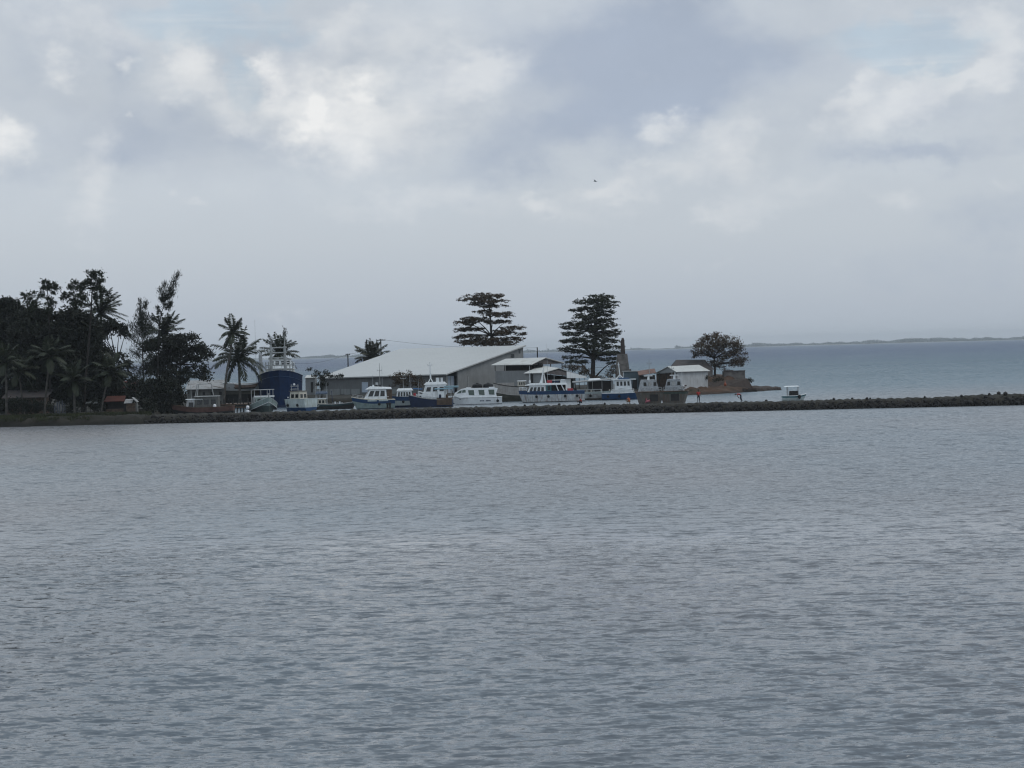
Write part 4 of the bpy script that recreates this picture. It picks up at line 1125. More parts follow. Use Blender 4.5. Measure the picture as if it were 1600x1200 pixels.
# dark roofed house behind
e0, e1, r0_, r1_ = P(1046, 572.5, 432), P(1117, 582, 436), P(1056, 562.3, 438), P(1101, 561.8, 440)
e0 = P(1047, 579, 432); e1 = P(1117, 577.5, 434)
base = upright((e0 + e1) / 2, 1.6); r = thing("dark_roofed_house", "house with a dark brown hipped roof behind the white island house", "house", base)
L = lambda p: Vector(p) - base
bk0, bk1 = e0 + Vector((0, 8, 0)), e1 + Vector((0, 8, 0))
mb = MB(); k = [L(p) for p in (e0, e1, bk1, bk0, r0_, r1_)]
mb.face([k[0], k[1], k[5], k[4]]); mb.face([k[1], k[2], k[5]]); mb.face([k[2], k[3], k[4], k[5]]); mb.face([k[3], k[0], k[4]]); mb.face([k[3], k[2], k[1], k[0]])
mb.build("roof", ROOFD, r)
mb = MB(); c0, c1 = L(e0) + Vector((.5, .5, 0)), L(e1) + Vector((-.5, .5, 0))
mb.box(c0.x, c1.x, c0.y + .5, c0.y + 7, -.6, min(c0.z, c1.z) - .02); mb.build("wall", STONE, r)
mb = MB(); mb.box(c0.x + 1.5, c0.x + 2.4, c0.y + .44, c0.y + .52, 1.0, 2.0); mb.build("window", GLASS, r)

# rusty lean-to between boats and island house
e0, e1 = P(998, 586, 412), P(1025, 582, 413)
base = upright((e0 + e1) / 2, 1.1); r = thing("rusty_shed", "small shed with a rusty brown roof left of the white island house", "shed", base)
L = lambda p: Vector(p) - base
mb = MB(); slab(mb, [L(e0), L(e1), L(e1) + Vector((0, 4, .7)), L(e0) + Vector((0, 4, .7))], .1); mb.build("roof", ROOFR, r)
mb = MB(); mb.box(L(e0).x + .2, L(e1).x - .2, .5, 3.8, -.2, L(e0).z - .12); mb.build("wall", SHADE, r)
mb = MB(); mb.box(L(e0).x + .2, L(e0).x + .34, .2, .34, -.2, L(e0).z - .1); mb.build("post", TRUNK, r)
# blue grey shed
c = G(992, 417, 1.1); r = thing("blue_shed", "low blue grey shed with a flat roof left of the rusty shed", "shed", c)
mb = MB(); mb.box(-1.9, 1.5, 0, 3, -.2, 3.3); mb.build("wall", mat("blue_grey_wall", (0.10, 0.135, 0.16), .8, .2, 1), r)
mb = MB(); mb.box(-2.1, 1.7, -.25, 3.2, 3.303, 3.45); mb.build("roof", GREYST, r)
mb = MB(); mb.box(-.4, .4, -.04, .02, 0, 1.9); mb.build("door", SHADE, r)

# ruined stone tower
c = G(973, 433, 1.1); s = S(433)
r = thing("stone_tower", "old tapering grey stone tower with a thin broken top beside the tall almond tree", "tower", c)
zt = lambda py: P(973, py, 433).z - 1.1
mb = MB(); mb.box(-1.35, 1.45, -1.3, 1.3, -.2, zt(578), 0, (.12, .1)); mb.box(-1.2, 1.3, -1.15, 1.15, zt(578), zt(553), 0, (.32, .3)); mb.build("lower_shaft", STONE, r)
mb = MB(); mb.box(-.25, .62, -.6, .5, zt(553), zt(537), 0, (.08, .1)); mb.box(-.17, .54, -.45, .36, zt(537), zt(531), 0, (.05, .06)); mb.box(-.02, .48, -.3, .2, zt(531), zt(528), 0, (.06, .06)); mb.build("upper_shaft", STONED, r)
mb = MB(); mb.box(1.15, 1.9, -.6, .6, -.2, zt(577), 0, (.25, .2)); mb.build("buttress", STONED, r)

# stone walls on the island
c = G(1148, 434, 2.2)
r = thing("stone_wall", "square grey stone wall block beside the rounded island tree", "wall", c)
s = S(434); zt = P(1148, 579, 434).z - 2.2; zb = P(1148, 592, 434).z - 2.2
mb = MB(); mb.box(-16.2 * s, 16.6 * s, -.3, 4.5, zb - 1.0, zt - .12, 0, (.06, .06)); mb.build("masonry", STONE, r)
mb = MB(); mb.box(-16.8 * s, -2 * s, -.42, .4, zt - .118, zt + .1); mb.box(-1 * s, 16.8 * s, -.42, .4, zt - .118, zt - .0); mb.build("coping", STONED, r)
c = G(1140, 428, 0.8)
r = thing("retaining_wall", "dark battered retaining wall around the island point under the square stone block", "wall", c)
s = S(428); zt = P(1140, 592.5, 428).z - .8
mb = MB(); mb.hexa([(-38 * s, -.6, -.9), (41 * s, .6, -.9), (43 * s, 9, -.9), (-38 * s, 9, -.9)], [(-36 * s, 1.6, zt - .5), (30 * s, 1.9, zt), (34 * s, 8, zt), (-36 * s, 8, zt - .5)])
mb.build("masonry", STONED, r)
mb = MB(); rr = random.Random(4)
for i in range(26):
    x = rr.uniform(-38, 44) * s; q = rr.uniform(.18, .5)
    mb.box(x - q, x + q, -1.3 - q + (x * .08), -1.3 + q + (x * .08), -1.0, -.55 + q, 0, (q * .35, q * .35))
o = mb.build("fallen_blocks", STONED, r); o["kind"] = "stuff"

# left side: sheds under the palms
c = G(206, 327, 1.0)
r = thing("small_hut", "tiny pale hut with a tilted white roof on the left bank", "hut", c)
s = S(327); mb = MB(); mb.box(-.75, .55, 0, 1.2, -.1, 1.7); mb.build("wall", BROWN, r)
mb = MB(); mb.box(.553, .74, -.02, 1.15, -.1, 1.75); mb.build("white_board", DIMW, r)
mb = MB(); slab(mb, [(-1.05, -.3, 1.75), (.1, -.3, 1.78), (.1, 1.4, 2.3), (-1.05, 1.4, 2.3)], .06); slab(mb, [(.12, -.3, 2.55), (.85, -.3, 1.9), (.85, 1.4, 1.9), (.12, 1.4, 2.55)], .06); mb.build("roof", DIMR, r)
c = G(181, 331, 1.0)
r = thing("market_stall", "open stall under a faded orange red awning beside the tiny hut", "stall", c)
mb = MB(); slab(mb, [(-1.55, -1, 2.0), (1.45, -1, 2.0), (1.3, 1.2, 2.75), (-1.4, 1.2, 2.75)], .06); mb.build("awning", TARP, r)
for x in (-1.4, 1.3):
    for y in (-.8, 1.0): MB().tube([(x, y, -.1), (x, y, 2.05 if y < 0 else 2.6)], .05, 6).build("post", TRUNK, r)
mb = MB(); mb.box(-1.3, 1.2, -.5, .1, -.1, .9); mb.build("counter", BROWN, r)
mb = MB(); mb.box(-1.4, 1.3, 1.05, 1.1, -.1, 2.2); mb.build("back_wall", SHADE, r)
c = G(40, 341, 1.0)
r = thing("dark_shed", "dim board shed in the shade below the left grove", "shed", c)
mb = MB(); mb.box(-3.0, 3.0, 0, 4, -.2, 2.7); mb.build("wall", BROWN, r)
mb = MB(); slab(mb, [(-3.4, -.6, 2.72), (3.4, -.6, 2.72), (3.4, 4.4, 3.8), (-3.4, 4.4, 3.8)], .1); mb.build("roof", ROOFD, r)
mb = MB(); mb.box(-.5, .4, -.05, .02, 0, 1.9); mb.build("door", SHADE, r)
mb = MB(); mb.box(1.2, 2.1, -.05, .02, 1.0, 1.8); mb.build("window", SHADE, r)
c = G(93, 331, 1.0)
r = thing("board_fence", "short fence of upright blue grey boards under the palms", "fence", c)
FB = mat("blue_grey_board", (0.07, 0.076, 0.09), .8, .3, 3)
for i, h in enumerate((1.7, 2.1, 2.25, 2.3, 1.9)):
    x = -.75 + i * .36; mb = MB(); mb.box(x, x + (.26 if i % 2 else .2), 0, .05, -.2, h); mb.build("board", FB, r)
mb = MB(); mb.box(-.8, 1.0, .053, .12, .7, .8); mb.build("rail", BROWN, r)
c = G(143, 330, 1.0)
r = thing("shade_canopy", "small pale topped canopy on posts beside the leaning palm", "canopy", c)
mb = MB(); slab(mb, [(-.75, -.5, 1.85), (-.02, -.5, 1.9), (-.02, .7, 2.1), (-.75, .7, 2.0)], .08); slab(mb, [(.4, -.5, 1.8), (.85, -.5, 1.85), (.85, .7, 2.0), (.4, .7, 2.0)], .08); mb.build("roof", DIMW, r)
for x in (-.7, -.1, .45, .8): MB().tube([(x, 0, -.1), (x, 0, 1.9)], .04, 5).build("post", TRUNK, r)
# red roofed house glimpsed through the grove
c = G(205, 420, 1.2)
r = thing("red_roofed_house", "house with a dull red roof glimpsed between the left trees", "house", c)
mb = MB(); mb.box(-2.5, 2, 0, 6, -.2, 2.0); mb.build("wall", DIMW, r)
mb = MB(); mb.hexa([(-2.9, -.5, 2.01), (2.4, -.5, 2.01), (2.4, 6.5, 2.01), (-2.9, 6.5, 2.01)], [(-2.2, 2.8, 3.9), (1.8, 2.8, 3.9), (1.8, 3.2, 3.9), (-2.2, 3.2, 3.9)]); mb.build("roof", mat("red_roof", (0.10, 0.035, 0.03), .8, .3, 1), r)
mb = MB(); mb.box(0, 1, -.05, .02, 1, 2.2); mb.build("window", GLASS, r)
# long white shed behind the left jetty
c = G(323, 402, 1.2); s = S(402)
r = thing("white_shed", "long dirty white shed with small dark windows behind the jetty", "shed", c)
zt = P(327, 599.5, 402).z - 1.2
mb = MB(); mb.box(-30 * s, 27 * s, 0, 5, -.2, zt - .9); mb.build("wall", DIMW, r)
mb = MB(); slab(mb, [(-32 * s, -.5, zt - .9), (28 * s, -.5, zt - .9), (28 * s, 3.5, zt + .6), (-32 * s, 3.5, zt + .6)], .1); mb.build("roof", DIMR, r)
for x in (-22, -6, 6.5, 20):
    mb = MB(); mb.box(x * s, (x + 4) * s, -.05, .02, 1.2, 1.75); mb.build("window", SHADE, r)
# annex left of the warehouse
c = G(485, 441, 1.2); s = S(441)
r = thing("site_office", "small grey annex with a dark doorway at the warehouse's left end", "shed", c)
mb = MB(); mb.box(-7 * s, 8 * s, 0, 4, -.2, 3.4); mb.build("wall", WALLL, r)
mb = MB(); slab(mb, [(-8 * s, -.4, 3.45), (9 * s, -.4, 3.45), (9 * s, 4.3, 3.9), (-8 * s, 4.3, 3.9)], .12); mb.build("roof", ROOFW, r)
mb = MB(); mb.box(1 * s, 5 * s, -.05, .02, .6, 2.6); mb.build("door", SHADE, r)

# water tanks
for i, (px, lab) in enumerate(((746, "dark ribbed water tank, left one of the pair behind the white cabin boat"), (763, "dark ribbed water tank, right one of the pair behind the white cabin boat"))):
    c = G(px, 409, 1.2); r = thing("water_tank", lab, "tank", c, 0, "water tanks by the warehouse")
    pr = [(.86, -.05)]
    for k in range(6): pr += [(.92, .06 + k * .27), (.86, .20 + k * .27)]
    pr += [(.84, 1.70), (.55, 1.86), (.2, 1.92)]
    MB().lathe(pr, 18).build("body", BLACK, r, smooth=False)
    MB().lathe([(.24, 1.90), (.26, 2.0), (.1, 2.03)], 12).build("lid", DARK, r)

# utility poles and wires
def pole(px, Y, ytop, arm, lab, extra=0):
    c = G(px, Y, 1.2); zt = P(px, ytop, Y).z - 1.2
    r = thing("utility_pole", lab, "pole", c, 0, "utility poles behind the harbour")
    MB().tube([(0, 0, -.3), (0, 0, zt)], [.17, .11], 8).build("shaft", TRUNK, r)
    if arm:
        for k in range(1 + extra):
            mb = MB(); mb.box(-arm, arm, -.06, .06, zt - .35 - k * .7, zt - .2 - k * .7); mb.build("crossarm", TRUNK, r)
        for x in (-arm + .1, -.3, .3, arm - .1): MB().lathe([(.05, 0), (.07, .1), (.04, .22)], 8, (x, 0, zt - .2)).build("insulator", GREYST, r)
    return Vector((c.x, c.y, 1.2 + zt - .1))


pA = pole(545, 486, 552.5, .5, "short utility pole standing in front of the sea left of the warehouse roof")
pB = pole(597, 488, 529.5, 1.0, "utility pole with a crossarm above the windblown palm")
pC = pole(841, 476, 542.5, 0, "bare dark pole between the warehouse and the open shed")
pD = upright(P(455, 560, 470), pA.z - 1.6)
for i, (a, b, lab) in enumerate(((pA, pB, "power line from the short pole up to the crossarm pole"), (pD, pA, "power line running from the blue ship's side to the short pole"), (pB, pC, "power line behind the warehouse ridge to the bare pole"))):
    pts = [a.lerp(b, t) - Vector((0, 0, 4 * t * (1 - t) * .7)) for t in np.linspace(0, 1, 12)]
    tag(MB().tube(pts, .02, 4).build("power_line", BLACK), lab, "cable", "power lines")

# jetty
c = G(368, 353, 0)
r = thing("jetty", "dark timber jetty on crooked piles beside the pale green boat", "jetty", c)
rr = random.Random(3)
mb = MB(); mb.box(-2.3, 1.9, 0, 8, 1.55, 1.72); mb.build("deck", BROWN, r)
for i in range(11):
    x = -2.2 + i * .4; MB().tube([(x + rr.uniform(-.1, .1), rr.choice((.2, 2.5)), -1.2), (x + rr.uniform(-.25, .25), .3, 1.7 + rr.uniform(0, .9))], .09, 6).build("pile", DARK, r)
mb = MB(); mb.box(-2.3, 1.9, -.08, -.01, 1.1, 1.3); mb.build("brace", BROWN, r)
for i, (px, py) in enumerate(((387, 636.5), (387, 643))):
    c = P(px, py, 349.5); r = thing("fender", ("upper" if i == 0 else "lower") + " white fender buoy hanging at the pale green boat's bow", "fender", c, 0, "white fenders")
    MB().lathe([(.05, -.28), (.22, -.2), (.27, 0), (.22, .2), (.05, .28)], 12).build("float", BUOYW, r, smooth=True)
    MB().tube([(0, 0, .26), (0, .1, 1.1)], .015, 4).build("rope", BROWN, r)
# mooring bollards on the breakwater
for i, (px, lab) in enumerate(((605.5, "dark mooring post on the breakwater below the cabin cruiser, left of two"), (609.5, "dark mooring post on the breakwater below the cabin cruiser, right of two"))):
    c = G(px, BW_FRONT(float(G(px, 312).x)) + 4.2, 1.1); r = thing("mooring_post", lab, "post", c, 0, "mooring posts on the breakwater")
    MB().lathe([(.13, -.2), (.12, .75), (.18, .8), (.18, .9), (.1, .95)], 10).build("post", BLACK, r)
    MB().tube([(0, 0, .55), (.25 - .5 * i, -.3, .2), (.3 - .6 * i, -.6, .0)], .04, 5).build("rope", DARK, r)
# orange buoy on the island beach
c = G(1133, 420.5, 1.55); r = thing("buoy", "orange marker buoy lying on the island shore below the stone wall", "buoy", c)
MB().lathe([(.06, -.3), (.22, -.2), (.28, .0), (.22, .25), (.09, .36), (.07, .55)], 14).build("float", ORANGE, r, smooth=True)
MB().tube([(0, 0, .5), (.02, 0, .8)], .05, 6).build("staff", ORANGE, r)

# bird
c = P(930, 283.5, 240)
r = thing("seagull", "grey gull gliding in front of the clouds above the harbour", "bird", c); r.scale = (.75, .75, .75)
mb = MB(); mb.tube([(-.22, 0, .0), (-.1, 0, .01), (.05, 0, 0), (.2, 0, -.02), (.3, 0, -.02)], [.02, .045, .06, .04, .012], 8); mb.build("body", FEATHER, r, smooth=True)
for sg in (-1, 1):
    mb = MB(); a = [(-.05, 0, .02), (-.12 + .02 * sg, sg * .22, .12), (-.16 + .05 * sg, sg * .48, .30 if sg > 0 else .26), (.06, sg * .24, .12), (.08, 0, .02)]
    mb.hexa([(x, y, z - .012) for x, y, z in a], a); w_ = mb.build("wing", FEATHER, r)

# ------------------------------------------------------------------ boats
def hull(r, L, B, zs, zm, zb, mats, rake=0.9, stern=.85, band=.35, low=.25, flare=.8, full=.5, draft=.6, gun=WHITE, deck=DECK, deck_drop=.3, name="hull", gr=.05, gband=None, bluff=False):
    """bow to +x; zs/zm/zb deck heights at stern, middle, bow; mats = (top band, side, bottom)"""
    n = 30 if bluff else 18; rows = []
    def sheer(t):
        if t < full: return zs + (zm - zs) * (1 - (1 - t / full) ** 2)
        return zm + (zb - zm) * ((t - full) / (1 - full)) ** 1.8
    def wid(t):
        a = stern + (1 - stern) * min(1, t / .4) ** .7
        if t > full:
            u = (t - full) / (1 - full)
            a *= max(0.012, math.sqrt(max(0, 1 - u ** 2.1)) if bluff else 1 - u ** 2.3)
        return B / 2 * a
    for i in range(n + 1):
        t = i / n; z = sheer(t); w_ = wid(t); x = L * (t - .5)
        k = max(0, (t - .55) / .45) ** 1.6
        row = []
        for (zz, ff, rk) in ((z, 1, 0), (z - band, 1 - (1 - flare) * .25, .12), (low, flare, .62), (-draft * .5, flare * .55, .9), (-draft, .03, 1.0)):
            row.append((x - rake * rk * k, w_ * ff * (1 - .35 * k * rk), zz))
        rows.append(row)
    mb = MB(); m_ = 5
    for sg in (1, -1):
        k0 = len(mb.v)
        for row in rows: mb.v += [(a, b * sg, c) for a, b, c in row]
        for i in range(n):
            for j in range(m_ - 1):
                q = [k0 + i * m_ + j, k0 + (i + 1) * m_ + j, k0 + (i + 1) * m_ + j + 1, k0 + i * m_ + j + 1]
                mb.f.append(q if sg > 0 else q[::-1]); mb.m.append((0, 1, 2, 2)[j])
    for j in range(m_ - 1):
        a, b = rows[0][j], rows[0][j + 1]
        mb.face([a, b, (b[0], -b[1], b[2]), (a[0], -a[1], a[2])], (0, 1, 2, 2)[j])
        a, b = rows[-1][j], rows[-1][j + 1]
        mb.face([a, b, (b[0], -b[1], b[2]), (a[0], -a[1], a[2])], (0, 1, 2, 2)[j])
    mb.build(name, list(mats), r)
    mb = MB()
    for sg in (1, -1): mb.tube([(row[0][0], row[0][1] * sg, row[0][2] + gr * .5) for row in rows], gr, 5)
    mb.tube([(rows[0][0][0], rows[0][0][1], rows[0][0][2] + gr * .5), (rows[0][0][0], -rows[0][0][1], rows[0][0][2] + gr * .5)], gr, 5)
    mb.build("gunwale", gun, r)
    mb = MB()
    for i in range(n - 1):
        a, b = rows[i][0], rows[i + 1][0]
        mb.face([(a[0], a[1] * .94, a[2] - deck_drop), (b[0], b[1] * .94, b[2] - deck_drop), (b[0], -b[1] * .94, b[2] - deck_drop), (a[0], -a[1] * .94, a[2] - deck_drop)])
    mb.build("deck", deck, r)
    if gband:
        mb = MB()
        for sg in (1, -1): mb.tube([(row[1][0], row[1][1] * sg * 1.01, row[1][2]) for row in rows], .05, 5)
        mb.build("rubbing_strake", gband, r)
    return sheer, wid


def cabin(r, x0, x1, w, z0, z1, mt, nwin=3, fs=.4, rs=.1, tw=.12, win=(.42, .82), roof=None, over=.12, front=2, wm=None, wgap=.35, back=0, wx=None, roof_th=.1):
    """deck house: front slopes back by fs, windows nwin per side"""
    wm = wm or GLASS
    h = z1 - z0
    a = [(x0, -w / 2, z0), (x1, -w / 2, z0), (x1, w / 2, z0), (x0, w / 2, z0)]
    b = [(x0 + rs, -w / 2 + tw, z1), (x1 - fs, -w / 2 + tw, z1), (x1 - fs, w / 2 - tw, z1), (x0 + rs, w / 2 - tw, z1)]
    c = MB().hexa(a, b).build("cabin", mt, r)
    def X(s, v): return (x0 + rs * v) + s * ((x1 - fs * v) - (x0 + rs * v))
    v0, v1 = win
    lo, hi = wx or (.06, .94)
    for sg in (-1, 1):
        for i in range(nwin):
            s0 = lo + (hi - lo) * (i + wgap / 2) / nwin; s1 = lo + (hi - lo) * (i + 1 - wgap / 2) / nwin
            q = []
            for s, v in ((s0, v0), (s1, v0), (s1, v1), (s0, v1)):
                q.append(Vector((X(s, v), sg * (w / 2 - tw * v), z0 + h * v)))
            nn = Vector((0, sg, 0))
            MB().hexa([p - nn * .05 for p in q], [p + nn * .03 for p in q]).build("window", wm, c)
    for i in range(front):
        s0 = -.5 + (i + wgap / 2) / front; s1 = -.5 + (i + 1 - wgap / 2) / front
        q = [Vector((x1 - fs * v, s * (w - 2 * tw * v) * .95, z0 + h * v)) for s, v in ((s0, v0), (s1, v0), (s1, v1), (s0, v1))]
        nn = Vector((1, 0, fs / h)).normalized()
        MB().hexa([p - nn * .05 for p in q], [p + nn * .03 for p in q]).build("window", wm, c)
    for i in range(back):
        s0 = -.5 + (i + wgap / 2) / back; s1 = -.5 + (i + 1 - wgap / 2) / back
        q = [Vector((x0 + rs * v, s * (w - 2 * tw * v) * .95, z0 + h * v)) for s, v in ((s0, v0), (s1, v0), (s1, v1), (s0, v1))]
        MB().hexa([p + Vector((.05, 0, 0)) for p in q], [p - Vector((.03, 0, 0)) for p in q]).build("window", wm, c)
    if roof:
        mb = MB(); mb.box(x0 + rs - over, x1 - fs + over * 2, -w / 2 + tw - over, w / 2 - tw + over, z1 + .003, z1 + roof_th, 0, (.06, .06)); mb.build("roof", roof, c)
    return c


def mast(r, x, y, z0, z1, r0=.06, r1=.03, mt=WHITE, arms=(), name="mast"):
    o = MB().tube([(x, y, z0), (x, y, z1)], [r0, r1], 7).build(name, mt, r)
    for (z, hw, ax) in arms:
        d = Vector((hw, 0, 0)) if ax == 'x' else Vector((0, hw, 0))
        c = Vector((x, y, z)); mb = MB(); mb.tube([c - d, c + d], .035, 6)
        mb.tube([c - d, c - d + Vector((0, 0, .25))], .03, 5); mb.tube([c + d, c + d + Vector((0, 0, .25))], .03, 5)
        mb.build("crossbar", mt, o)
    return o


def rail(r, pts, h, mt=GALV, rad=.028, rails=(1.0, .5)):
    mb = MB(); pts = [Vector(p) for p in pts]
    for k in rails: mb.tube([p + Vector((0, 0, h * k)) for p in pts], rad, 5)
    for p in pts: mb.tube([p, p + Vector((0, 0, h))], rad, 5)
    return mb.build("railing", mt, r)


def boat(name, label, px, Y, rz, cat="boat", group=None):
    return thing(name, label, cat, G(px, Y, 0), rz, group)


PI = math.pi
LEFT = PI          # bow to the left of the picture

# blue ship, bow towards us
Y = 398
r = boat("ship", "big dark blue hulled ship seen bow on with white lattice masts", 439, Y + 12, -PI / 2 + R(5), "ship")
hull(r, 25, 7.9, 4.9, 5.3, 6.35, (SHIPBLUE, SHIPBLUE, NAVY), rake=.5, stern=.85, band=.9, low=.4, flare=.95, full=.66, bluff=True, draft=1.2, gun=SHIPBLUE, deck=GREYST, deck_drop=.9, gr=.10, gband=BLUE)
cabin(r, -9, -1, 5.4, 3.6, 6.6, CREAM, 4, .5, .2, .15, (.5, .82), WHITE, front=4)
cabin(r, -7, -2.2, 4.2, 6.75, 8.3, WHITE, 3, .4, .2, .1, (.4, .8), GREYST, front=4)
mb = MB()
for x in (3.4, 1.6):
    for y in (-1.55, 1.05): mb.tube([(x, y, 4.0), (x, y * .92, 10.6 if x > 3 else 9.8)], [.30, .22], 6)
for z in (6.6, 7.3, 8.6, 9.5, 10.4):
    mb.tube([(3.4, -2.6 if z < 8 else -1.9, z), (3.4, 2.2 if z < 8 else 1.4, z)], .13, 6)
for y in (-3.0, -2.4, -1.9, 1.8, 2.3): mb.tube([(3.4, y, 4.6), (3.4, y, 7.9)], .09, 6)
mb.build("gantry", mat("weathered_white", (0.32, 0.33, 0.33), .6, .2, 2), r)
mb = MB()
for z in (6.3, 7.0, 7.7):
    for y0, y1 in ((-2.8, -.2), (.2, 2.6)): mb.tube([(1.6, y0, z), (1.6, y1, z)], .06, 5)
for y in (-2.8, -1.9, -.9, .3, 1.8, 2.6): mb.tube([(1.6, y, 4.4), (1.6, y, 7.7)], .05, 5)
mb.build("railing", WHITE, r)
mast(r, 3.4, -1.4, 10.6, 12.2, .09, .04, GALV, ((11.2, .5, 'y'),))
mast(r, 3.4, .95, 10.4, 12.8, .09, .03, GALV, ((11.0, .45, 'y'),))
MB().tube([(2.0, -3.3, 4.6), (2.0, -3.35, 9.2), (2.0, -3.1, 9.9), (2.0, -2.5, 10.0)], [.36, .30, .2, .16], 8).build("davit", GALV, r)
mb = MB(); mb.box(1.5, 2.6, -3.5, -2.7, 4.5, 6.2); mb.build("winch_house", CREAM, r)
mast(r, -4, -4.3, 3.0, 15.5, .035, .02, GALV, name="antenna")
for k, y in enumerate((-1.0, -.2, .7)):
    mb = MB(); mb.box(6, 6.6, y - .3, y + .3, 4.8, 5.7); mb.build("deck_box", WHITE, r)
MB().tube([(8.2, 2.9, 4.6), (8.2, 3.0, 5.9)], [.25, .2], 8).build("bollard", BLACK, r)
mb = MB()
for y in (-2.1, -1.5): mb.tube([(5.0, y - 1.2, 1.8), (5.0, y - 1.4, 4.8)], .04, 5)
for z in (2.0, 2.6, 3.2, 3.8, 4.4): mb.tube([(5.0, -3.4, z), (5.0, -2.7, z)], .035, 5)
mb.build("ladder", GREYST, r)

# white hulled vessel with a dinghy, left of the ship
Y = 405
r = boat("laid_up_vessel", "white topped vessel with an olive rubbing strake left of the blue ship", 384, Y, 0, "boat")
s = S(Y)
hull(r, 7.4, 3.6, 4.45, 4.25, 4.4, (WALLW, OLIVE, DARK), rake=.8, stern=.9, band=1.3, low=2.4, flare=.9, full=.5, draft=.6, gun=WHITE, deck_drop=.4, gband=OLIVE)
for i in range(7):
    mb = MB(); mb.box(-3.6 + i * .9, -3.45 + i * .9, -1.80, -1.66, 3.5, 3.65); mb.build("porthole", SHADE, r)
c = P(386, 606, Y - 2.7)
r = thing("dinghy", "worn brown wooden dinghy lying on the white topped vessel", "boat", c, R(4))
hull(r, 4.3, 1.4, .75, .55, .95, (WHITE, mat("worn_brown_paint", (0.26, 0.18, 0.145), .7, .25, 2), BROWN), rake=.9, stern=.7, band=.08, low=.1, draft=.15, flare=.75, gr=.04, deck=BROWN, deck_drop=.15)

# rusty fishing boat with gantry by the jetty
Y = 351; s = S(Y)
r = boat("gantry_boat", "old rust brown fishing boat with a grey wheelhouse and slanting gantry poles", 317, Y, LEFT)
hull(r, 9.5, 3.2, 1.5, 1.35, 1.9, (mat("rust_brown_paint", (0.10, 0.055, 0.045), .8, .3, 1.5), DARK, DARK), rake=.9, band=.7, low=.2, deck_drop=.2, gun=BROWN)
cabin(r, -2.6, 1.2, 2.4, 1.2, 3.0, DIMW, 3, .3, .1, .12, (.35, .75), GREYST)
cabin(r, -.2, 2.4, 2.2, 1.2, 2.6, RUSTW, 2, .2, .1, .08, (.2, .7), WHITE)
mb = MB(); mb.tube([(1.3, -.9, 1.2), (.6, -.9, 4.9)], [.08, .06], 6); mb.tube([(1.3, .9, 1.2), (.6, .9, 4.9)], [.08, .06], 6); mb.tube([(.6, -.9, 4.9), (.6, .9, 4.9)], .06, 6); mb.tube([(.6, 0, 4.9), (-1.4, 0, 4.95)], .06, 6); mb.tube([(-1.4, 0, 4.95), (-2.0, 0, 1.5)], [.07, .09], 6)
mb.build("gantry", GREYST, r)
MB().tube([(-1.5, .4, 4.6), (-3.5, .4, 4.1), (-3.5, .4, 1.3)], .05, 6).build("boom", BROWN, r)
mast(r, 1.7, 0, 1.5, 5.0, .06, .03, GREYST)
MB().lathe([(.12, 0), (.28, .1), (.25, .4), (.1, .55)], 10, (-2.0, -1.3, 1.3)).build("float", BUOYW, r)

# pale green boat bow on
Y = 352
r = boat("bow_on_boat", "weathered pale green wooden boat seen bow on with two white lines", 411.5, Y + 4.4, -PI / 2 + R(17))
hull(r, 9.5, 4.4, 1.3, 1.35, 2.65, (GREENP, GREENP, mat("dark_green_paint", (0.055, 0.075, 0.072), .7, .3, 2)), rake=.5, stern=.8, band=.75, low=1.3, flare=.85, gun=PALE, deck_drop=.35, gr=.06, gband=WHITE, full=.42)
mb = MB()
for y in (-1.5, -.5, .5, 1.4): mb.tube([(1.0, y, 1.3), (1.0, y, 3.75)], .05, 5)
for z in (2.75, 3.75): mb.tube([(1.0, -1.6, z), (1.0, 1.6, z)], .07, 6)
for y in (-1.5, 1.4): mb.tube([(-1.6, y, 1.3), (-1.6, y, 3.7)], .05, 5); mb.tube([(1.0, y, 3.75), (-1.6, y, 3.7)], .05, 5)
mb.build("awning_frame", GALV, r)
mb = MB(); mb.box(1.02, 1.10, -1.6, 1.6, 2.6, 2.85); mb.build("name_board", WHITE, r)
cabin(r, -2.8, .3, 2.4, 1.2, 2.6, GREENP, 2, .1, .1, .1, (.4, .8), None)
MB().tube([(4.6, 0, 2.5), (4.75, 0, 3.2)], .09, 6).build("stem_post", GALV, r)

# white boat with blue bottom, stern quarter to us
Y = 353
r = boat("square_stern_boat", "white boat with dark blue lower hull and a square stern beside the pale green boat", 466, Y, R(143))
hull(r, 5.4, 3.1, 2.25, 2.2, 2.1, (PALE, PALE, BLUE), rake=.5, stern=.97, band=.5, low=.95, flare=.9, gun=PALE, deck_drop=.3, full=.5)
cabin(r, -1.2, .9, 1.8, 2.0, 3.4, CREAM, 2, .1, .1, .1, (.3, .7), RUSTY, back=2)
mb = MB()
for y in (-.75, .75): mb.tube([(.6, y, 3.4), (.6, y, 4.5)], .05, 5)
for z in (3.75, 4.2): mb.tube([(.6, -.9, z), (.6, .9, z)], .05, 5)
mb.build("mast_frame", GALV, r)
MB().lathe([(.05, -.15), (.17, -.06), (.18, .05), (.08, .16)], 10, (.6, .1, 4.45)).build("radar_dome", WHITE, r)
MB().lathe([(.08, -.1), (.14, 0), (.08, .1)], 10, (1.0, 1.1, 2.5)).build("lamp", WHITE, r)
mast(r, -.8, -.9, 3.2, 5.2, .03, .02, GALV, name="antenna")

